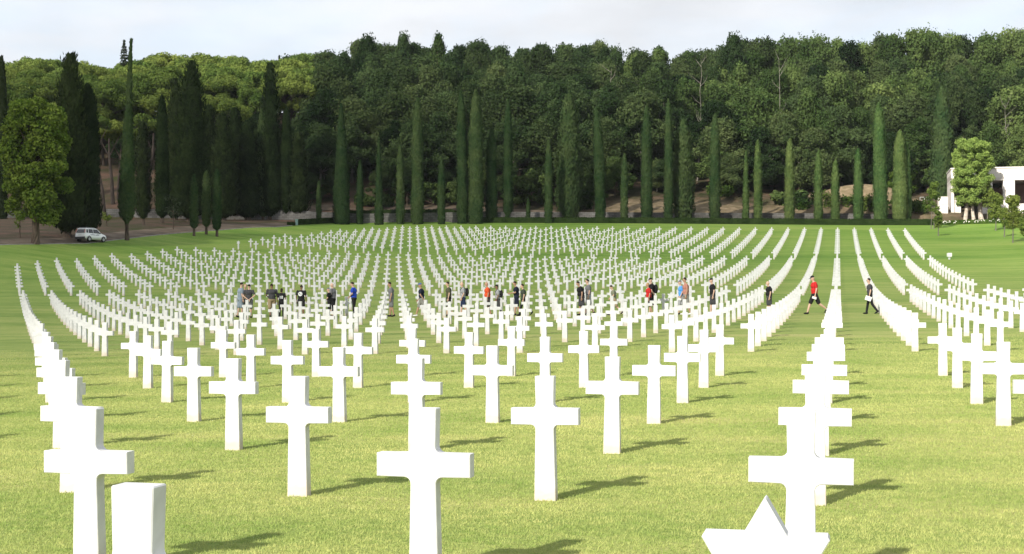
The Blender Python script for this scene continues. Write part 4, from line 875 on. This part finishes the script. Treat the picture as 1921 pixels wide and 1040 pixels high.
    if hair:
        ball(bm, hp(0, -.018, .028), (.080, .092, .098), 12, hrot)
        if longhair: ball(bm, hp(0, -.06, -.06), (.075, .05, .12), 10, hrot)
        bmesh.ops.delete(bm, geom=[v for v in bm.verts if (hrot.transposed() @ (v.co - hd)).z < (-.16 if longhair else -.03) or ((hrot.transposed() @ (v.co - hd)).y > .045 and (hrot.transposed() @ (v.co - hd)).z < .065)], context='VERTS')
        smooth(link('hair', bm, cm(hair), o))
    else: bm.free()
    if cap:
        bm = bmesh.new(); ball(bm, hp(0, -.01, .045), (.088, .100, .085), 12, hrot); bmesh.ops.delete(bm, geom=[v for v in bm.verts if (hrot.transposed() @ (v.co - hd)).z < .03], context='VERTS')
        ball(bm, hp(0, .115, .038), (.062, .065, .010), 10, hrot); smooth(link('cap', bm, cm(cap), o))
    if glasses:
        bm = bmesh.new(); box(bm, hp(0, .088, .012), (.13, .02, .03)); link('sunglasses', bm, M['lens'], o)
    if badge:                                    # print on the back of the shirt
        bm = bmesh.new(); zb = -.146 * bw - g
        if badge == 'number':
            for q in (-.05, .045): box(bm, (q, zb - .012, 0), (.035, .006, .17))
            box(bm, (.075, zb - .012, .068), (.035, .006, .03)); box(bm, (.075, zb - .012, -.068), (.035, .006, .03)); box(bm, (.10, zb - .012, 0), (.028, .006, .17)); cz_ = 1.22
        else:
            ring = []
            for j in range(20):
                a, b = 2 * math.pi * j / 20, 2 * math.pi * (j + 1) / 20
                for k_ in (0,): bm.faces.new([bm.verts.new((r_ * math.cos(t_), zb - .012, r_ * math.sin(t_))) for r_, t_ in ((.12, a), (.12, b), (.075, b), (.075, a))])
            box(bm, (0, zb - .01, 0), (.03, .006, .15), 0); box(bm, (-.035, zb - .01, -.02), (.03, .006, .09), 0); box(bm, (.04, zb - .01, .02), (.03, .006, .09), 0); cz_ = 1.28
        b_ = link('shirt_print', bm, M['print'], o); b_.location = up(Y(0, cz_)); b_.rotation_euler = (-lean, 0, 0)
    tag(o, label, 'person', 'visitors walking among the crosses')
    mw = Matrix.Translation(o.location) @ Matrix.Rotation(math.radians(face), 4, 'Z') @ Matrix.Scale(S, 4)
    if paper:
        wr = arms[1 if 45 < face < 135 else 0][2]; bm = bmesh.new(); big_ = 'large' in paper; box(bm, (0, 0, 0), (.010, .30 if big_ else .20, .22 if big_ else .10)); q = link('paper_sheet', bm, M['paper']); q.matrix_world = mw @ Matrix.Translation(wr + Vector((0.03 * (1 if not 45 < face < 135 else -1), .05, -.12))) @ Matrix.Rotation(.35, 4, 'X')
        tag(q, paper, 'paper')
    if bag:
        bm = bmesh.new(); c = up(Y(-.19 * bw, 1.24)); ball(bm, c, (.15, .10, .23), 14)
        for s_ in (-1, 1): tube(bm, [up(Y(-.14, 1.40, .1 * s_)), up(Y(0, 1.53, .11 * s_)), up(Y(.14, 1.38, .12 * s_)), up(Y(.05, 1.16, .16 * s_)), up(Y(-.15, 1.08, .12 * s_))], .016, 6)
        q = link('backpack', bm, cm('black')); q.matrix_world = mw; smooth(q); tag(q, bag, 'bag')
    return o

person(451, 530, -60, 'hang', 'bluegrey', 'bluegrey', 'man in grey blue T-shirt and shorts at the left end of the visitors', 'light', 'hair', build=1.05, stride=.08, dL=.6)
person(460, 533, 200, 'hang', 'khaki', 'black', 'bearded visitor with fair hair half hidden between two men at the left', 'light', 'blond', shorts=False, stride=.03, dL=1.3)
person(467, 533.5, 5, 'back', 'charcoal', 'grey', 'man in dark T-shirt with hands clasped behind his back at the left', 'light', 'hair', stride=.03, dL=-.2, build=1.02)
person(510, 532.5, 20, 'front', 'charcoal', 'khaki', 'man in charcoal T-shirt and khaki shorts seen from behind', 'brown', 'hair', stride=.1, build=1.1)
person(528, 541, 0, 'hang', 'black', 'black', 'woman with long hair in a black jersey with white number on the back', 'brown', 'hair', shorts=False, stride=.03, badge='number', longhair=True, build=.95)
person(565, 535, -8, 'hang', 'black', 'black', 'man in black T-shirt with round white emblem on his back', 'brown', 'hair', stride=.06, badge='ring', build=1.05)
person(618, 540, 80, 'front', 'black', 'black', 'man in grey cap and black T-shirt holding white papers', 'light', None, cap='grey', paper='white papers held by the man in a grey cap', dL=-.4, stride=.15)
person(625, 531, 70, 'hang', 'grey', 'black', 'bald man in grey T-shirt and black trousers behind the man with papers', 'light', None, shorts=False, stride=.1, dL=.5)
person(664, 529, 85, 'front', 'blue', 'black', 'man in bright blue shirt and black trousers', 'light', 'hair', shorts=False, stride=.06, bow=.3, build=1.05)
person(734, 529, 95, 'hang', 'grey', 'grey', 'man in grey T-shirt and grey shorts walking alone behind a column of crosses', 'tan', 'hair', stride=.08, bow=.3)
person(791, 529.5, 95, 'swing', 'darknavy', 'camo', 'man in blue cap, navy T-shirt and pale shorts in mid stride', 'tan', None, cap='cap', stride=.38, bow=.25)
person(842, 528.5, 95, 'hang', 'olive', 'black', 'man in olive T-shirt and black shorts walking left', 'light', 'hair', stride=.12)
person(869, 529, 95, 'paper', 'lightgrey', 'navy', 'bald man in light grey T-shirt and navy shorts with a black sling bag', 'light', None, stride=.15, bag='small black sling bag on the bald man in light grey')
person(915, 529, 95, 'hang', 'orange', 'charcoal', 'man in bright orange T-shirt', 'tan', None, stride=.1, build=1.05, bow=.1)
person(934, 534, 95, 'paper', 'lightgrey', 'charcoal', 'visitor in grey T-shirt and black cap carrying a black backpack', 'brown', 'hair', cap='black', stride=.15, bag='black backpack on the visitor in grey behind the orange shirt', shorts=False)
person(969, 527.5, 95, 'phone', 'darknavy', 'darknavy', 'man in dark navy T-shirt holding a phone out in front', 'tan', 'hair', stride=.1, bow=.35, dL=.4)
person(982, 532, 95, 'hang', 'dgreen', 'black', 'visitor in dark T-shirt and black trousers just behind the man with the phone', 'light', 'hair', shorts=False, stride=.3, dL=-.3)
person(1091, 527, 95, 'hang', 'black', 'charcoal', 'big man in black T-shirt and dark grey shorts leaning forward', 'tan', 'hair', stride=.12, build=1.22, lean=.16, bow=.4)
person(1104, 523.5, 95, 'hang', 'grey', 'lightgrey', 'man in grey T-shirt and sunglasses behind the big man in black', 'light', 'hair', stride=.15, glasses=True, dL=.8)
person(1152, 533.5, 92, 'front', 'sage', 'khaki', 'man in olive green shirt and khaki shorts with head bowed', 'light', 'hair', stride=.32, bow=.6, lean=.1)
person(1217, 530.5, 95, 'hang', 'red', 'black', 'man in red T-shirt in front of the one with the backpack', 'tan', 'blond', stride=.12, dL=-.5, bow=.1)
person(1223, 521.5, 95, 'swing', 'black', 'black', 'man in black cap and black T-shirt behind the red T-shirt', 'light', None, cap='black', stride=.12, dL=.4, bag='black backpack on the man behind the red T-shirt')
person(1278, 526, 95, 'paper', 'sky', 'lightgrey', 'visitor in light blue shirt and grey cap', 'light', None, cap='grey', stride=.15, dL=.3, paper='white bag of papers held by the visitor in light blue')
person(1287, 520.5, 92, 'hang', 'plaid', 'camo', 'man in red patterned shirt and sunglasses beside the light blue shirt', 'tan', 'hair', stride=.12, glasses=True, dL=-.2)
person(1337, 522, 95, 'hang', 'black', 'charcoal', 'man in black cap, black T-shirt and grey shorts walking alone', 'light', None, cap='black', stride=.1)
person(1443, 527.5, 92, 'hang', 'black', 'charcoal', 'bald man in black T-shirt half hidden by a row of crosses', 'light', None, stride=.05, build=1.12)
person(1528, 515, 95, 'hang', 'red', 'black', 'man in red T-shirt, black cap and black shorts striding left on the open grass', 'light', None, cap='black', stride=.40, bow=.35, paper='folded leaflet in the hand of the striding man in red')
person(1632, 521.5, 80, 'hang', 'charcoal', 'black', 'woman in grey T-shirt and black trousers with sunglasses, rightmost full figure', 'light', 'hair', shorts=False, stride=.22, paper='large white sheet carried by the woman in black trousers', glasses=True, bow=.1, build=.95)
person(1932, 533, 95, 'hang', 'pink', 'grey', 'visitor in pink shirt cut by the right edge', 'light', 'hair', stride=.1)

# ---------------------------------------------------------------- white hatchback on the road
def car():
    p = hit(165, 457.5); W_ = {}
    d = (EP[2] - EP[0]).normalized(); hd_ = math.atan2(d.y, d.x) - math.radians(4)       # heading along the road
    c = p + Vector((-.1, 1.6, 0)); c.z = tz(c.x, c.y) + .04
    o = empty('parked_car', c, hd_)
    M['carp'] = mat('white_car_paint', (0.86, 0.87, 0.88), .3, spec=.5); M['glass'] = mat('car_window_glass', (0.015, 0.018, 0.02), .08, spec=.7); M['tyre'] = mat('black_rubber', (0.015, 0.015, 0.015), .85); M['rim'] = mat('silver_wheel', (0.45, 0.46, 0.47), .35, metal=.6)
    M['tail'] = mat('red_lamp_glass', (0.45, 0.015, 0.01), .25); M['plastic'] = mat('dark_grey_bumper', (0.03, 0.03, 0.03), .6); M['plate'] = mat('white_number_plate', (0.7, 0.7, 0.68), .5); M['mark'] = mat('dark_door_lettering', (0.12, 0.13, 0.16), .6)
    # body: cross sections along the length, rear at -x
    prof = [(-1.80, .82, .70, .92), (-1.76, .95, .76, .35), (-1.4, .97, .80, .25), (-.6, .98, .81, .22), (.4, .97, .81, .22), (1.05, .94, .80, .22), (1.5, .84, .77, .25), (1.78, .70, .68, .34)]
    bm = bmesh.new(); rings = []
    for x, zt, hw, zb in prof:
        if x == -1.80: zb = .42
        pts = [(-hw, zb + .04), (-hw - .015, (zb + zt) / 2), (-hw + .02, zt - .06), (-hw + .07, zt), (0, zt + .02), (hw - .07, zt), (hw - .02, zt - .06), (hw + .015, (zb + zt) / 2), (hw, zb + .04), (0, zb)]
        rings.append([bm.verts.new((x, y, z)) for y, z in pts])
    for a, b in zip(rings, rings[1:]):
        for k in range(10): bm.faces.new((a[k], a[(k + 1) % 10], b[(k + 1) % 10], b[k]))
    bm.faces.new(rings[0]); bm.faces.new(rings[-1][::-1]); smooth(link('body', bm, M['carp'], o))
    # cabin
    def loft(name, secs, m_):
        bm = bmesh.new(); rg = [[bm.verts.new(v) for v in s_] for s_ in secs]; n = len(secs[0])
        for a, b in zip(rg, rg[1:]):
            for k in range(n): bm.faces.new((a[k], a[(k + 1) % n], b[(k + 1) % n], b[k]))
        bm.faces.new(rg[0]); bm.faces.new(rg[-1][::-1]); return link(name, bm, m_, o)
    def rect(x0, x1, hw, z): return [(x0, -hw, z), (x1, -hw, z), (x1, hw, z), (x0, hw, z)]
    loft('cabin', [rect(-1.77, .98, .76, .93), rect(-1.66, .50, .70, 1.28), rect(-1.56, .22, .63, 1.50)], M['carp'])
    loft('roof', [rect(-1.58, .24, .64, 1.49), rect(-1.52, .14, .60, 1.55)], M['carp'])
    def quad(name, pts, m_, off):
        bm = bmesh.new(); a = [bm.verts.new(v) for v in pts]; f = bm.faces.new(a); e = bmesh.ops.extrude_face_region(bm, geom=[f]); bmesh.ops.translate(bm, vec=off, verts=[v for v in e['geom'] if isinstance(v, bmesh.types.BMVert)]); return link(name, bm, m_, o)
    def sy(x, z, s_): hw = np.interp(z, [.93, 1.28, 1.50], [.76, .70, .63]); return (x, s_ * (hw + .034), z)
    for s_ in (-1, 1):
        quad('side_window', [sy(-.42, .99, s_), sy(.70, .99, s_), sy(.22, 1.44, s_), sy(-.42, 1.44, s_)], M['glass'], (0, -.01 * s_, 0)); quad('side_window', [sy(-1.18, .99, s_), sy(-.50, .99, s_), sy(-.50, 1.44, s_), sy(-1.16, 1.44, s_)], M['glass'], (0, -.01 * s_, 0))
        quad('side_window', [sy(-1.58, 1.02, s_), sy(-1.28, 1.0, s_), sy(-1.26, 1.42, s_), sy(-1.52, 1.40, s_)], M['glass'], (0, -.01 * s_, 0))
        quad('tail_light', [(-1.785, s_ * .70, 1.02), (-1.785, s_ * .76, .94), (-1.60, s_ * .655, 1.42), (-1.60, s_ * .58, 1.42)][::1], M['tail'], (-.02, s_ * .01, 0))
        for wx in (-1.15, 1.15):
            w0 = empty('wheel', (wx, s_ * .76, .29), 0, o)
            bm = bmesh.new(); tube(bm, [(0, -.09, 0), (0, .09, 0)], [.29, .29], 22); link('tyre', bm, M['tyre'], w0)
            bm = bmesh.new(); tube(bm, [(0, s_ * .07, 0), (0, s_ * .105, 0)], [.19, .17], 14); link('rim', bm, M['rim'], w0)
            bm = bmesh.new(); tube(bm, [(wx - .36, s_ * .80, .26), (wx - .25, s_ * .80, .54), (wx, s_ * .80, .65), (wx + .25, s_ * .80, .54), (wx + .36, s_ * .80, .26)], .035, 6); link('wheel_arch', bm, M['plastic'], o)
        bm = bmesh.new(); tube(bm, [(-1.45, s_ * .52, 1.56), (-1.35, s_ * .52, 1.63), (-.05, s_ * .52, 1.63), (.05, s_ * .52, 1.56)], .02, 6); link('roof_rail', bm, M['rim'], o)
        bm = bmesh.new(); box(bm, (.55, s_ * .86, 1.02), (.10, .16, .12)); link('wing_mirror', bm, M['plastic'], o)
        bm = bmesh.new()
        for i in range(11): box(bm, (-.95 + i * .125 + (.06 if i > 5 else 0), s_ * .833, .78), (.07, .008, .085 if i % 3 else .06))
        link('door_lettering', bm, M['mark'], o)
        for hx in (-.45, .35): bm = bmesh.new(); box(bm, (hx - .12, s_ * .815, .88), (.14, .03, .03)); link('door_handle', bm, M['plastic'], o)
        bm = bmesh.new(); ball(bm, (1.66, s_ * .55, .72), (.12, .14, .09), 10); link('headlight', bm, M['rim'], o)
    quad('rear_window', [(-1.785, -.62, 1.0), (-1.785, .62, 1.0), (-1.595, .54, 1.42), (-1.595, -.54, 1.42)], M['glass'], (-.015, 0, 0))
    quad('windscreen', [(.99, -.68, .96), (.99, .68, .96), (.27, .56, 1.47), (.27, -.56, 1.47)], M['glass'], (.02, 0, .01))
    bm = bmesh.new(); box(bm, (-1.80, 0, .42), (.14, 1.50, .26), 0, .8, .97); link('rear_bumper', bm, M['plastic'], o); bm = bmesh.new(); box(bm, (1.74, 0, .38), (.16, 1.36, .2), 0, .8, .97); link('front_bumper', bm, M['plastic'], o)
    bm = bmesh.new(); box(bm, (-1.815, 0, .76), (.012, .50, .11)); link('number_plate', bm, M['plate'], o)
    tag(o, 'small white hatchback with roof rails parked on the road at the left', 'car')
car()

# small things
p = hit(1781, 487); o = empty('lamp_post', p); bm = bmesh.new(); tube(bm, [(0, 0, -.1), (0, 0, .25)], [.12, .12], 10); link('post', bm, M['rail'], o); bm = bmesh.new(); box(bm, (0, 0, .47), (.44, .42, .42), 0, 1.05, 1.05); bmesh.ops.bevel(bm, geom=bm.edges[:], offset=.03, segments=2, affect='EDGES'); link('lamp_housing', bm, M['plate'], o); tag(o, 'white box shaped lawn light on a short post at the right', 'light')
p = hit(556.5, 422.5); o = empty('utility_box', p); M['teal'] = mat('pale_green_box_paint', (0.26, 0.38, 0.34), .6); bm = bmesh.new(); box(bm, (0, 0, .42), (.40, .35, .90)); link('cabinet', bm, M['teal'], o); bm = bmesh.new(); box(bm, (0, 0, .90), (.46, .41, .06)); link('lid', bm, M['teal'], o); tag(o, 'pale green box at the left end of the long hedge', 'box')

# ---------------------------------------------------------------- thin cloud high behind the camera: it shades the far lawn and the woods
def cloud():
    t = 420 / math.sin(SUN_EL); c = Vector((-160, 172, 10)) + sd * t; bm = bmesh.new(); bmesh.ops.create_icosphere(bm, subdivisions=5, radius=1)
    for v in bm.verts:
        a = math.atan2(v.co.y, v.co.x); k = 1 + .03 * math.sin(3 * a + 1) + .03 * math.sin(9 * a) + .02 * math.sin(17 * a + 2) ; v.co = Vector((v.co.x * 224 * k, v.co.y * 224 * k, v.co.z * abs(v.co.z) ** .25 * 27 * (1 + .15 * math.sin(6 * v.co.x + 2) * math.sin(5 * v.co.y))))
    m = bpy.data.materials.new('cloud_vapour'); m.use_nodes = True; t_ = m.node_tree; t_.nodes.clear(); o_ = t_.nodes.new('ShaderNodeOutputMaterial'); v_ = t_.nodes.new('ShaderNodeVolumePrincipled'); v_.inputs['Color'].default_value = (.95, .96, 1, 1); v_.inputs['Density'].default_value = .0165; t_.links.new(v_.outputs[0], o_.inputs['Volume'])
    tag(smooth(link('cloud', bm, m, loc=c)), kind='structure')
cloud()

# ---------------------------------------------------------------- faint haze that softens the far wood
bm = bmesh.new(); box(bm, (0, 480, 45), (1400, 1500, 220)); m = bpy.data.materials.new('haze_air'); m.use_nodes = True; t_ = m.node_tree; t_.nodes.clear()
o_ = t_.nodes.new('ShaderNodeOutputMaterial'); v_ = t_.nodes.new('ShaderNodeVolumePrincipled'); v_.inputs['Color'].default_value = (.88, .93, 1, 1); v_.inputs['Density'].default_value = .00005; t_.links.new(v_.outputs[0], o_.inputs['Volume'])
tag(link('haze', bm, m), 'thin pale haze over the far wood', 'haze', kind='stuff')
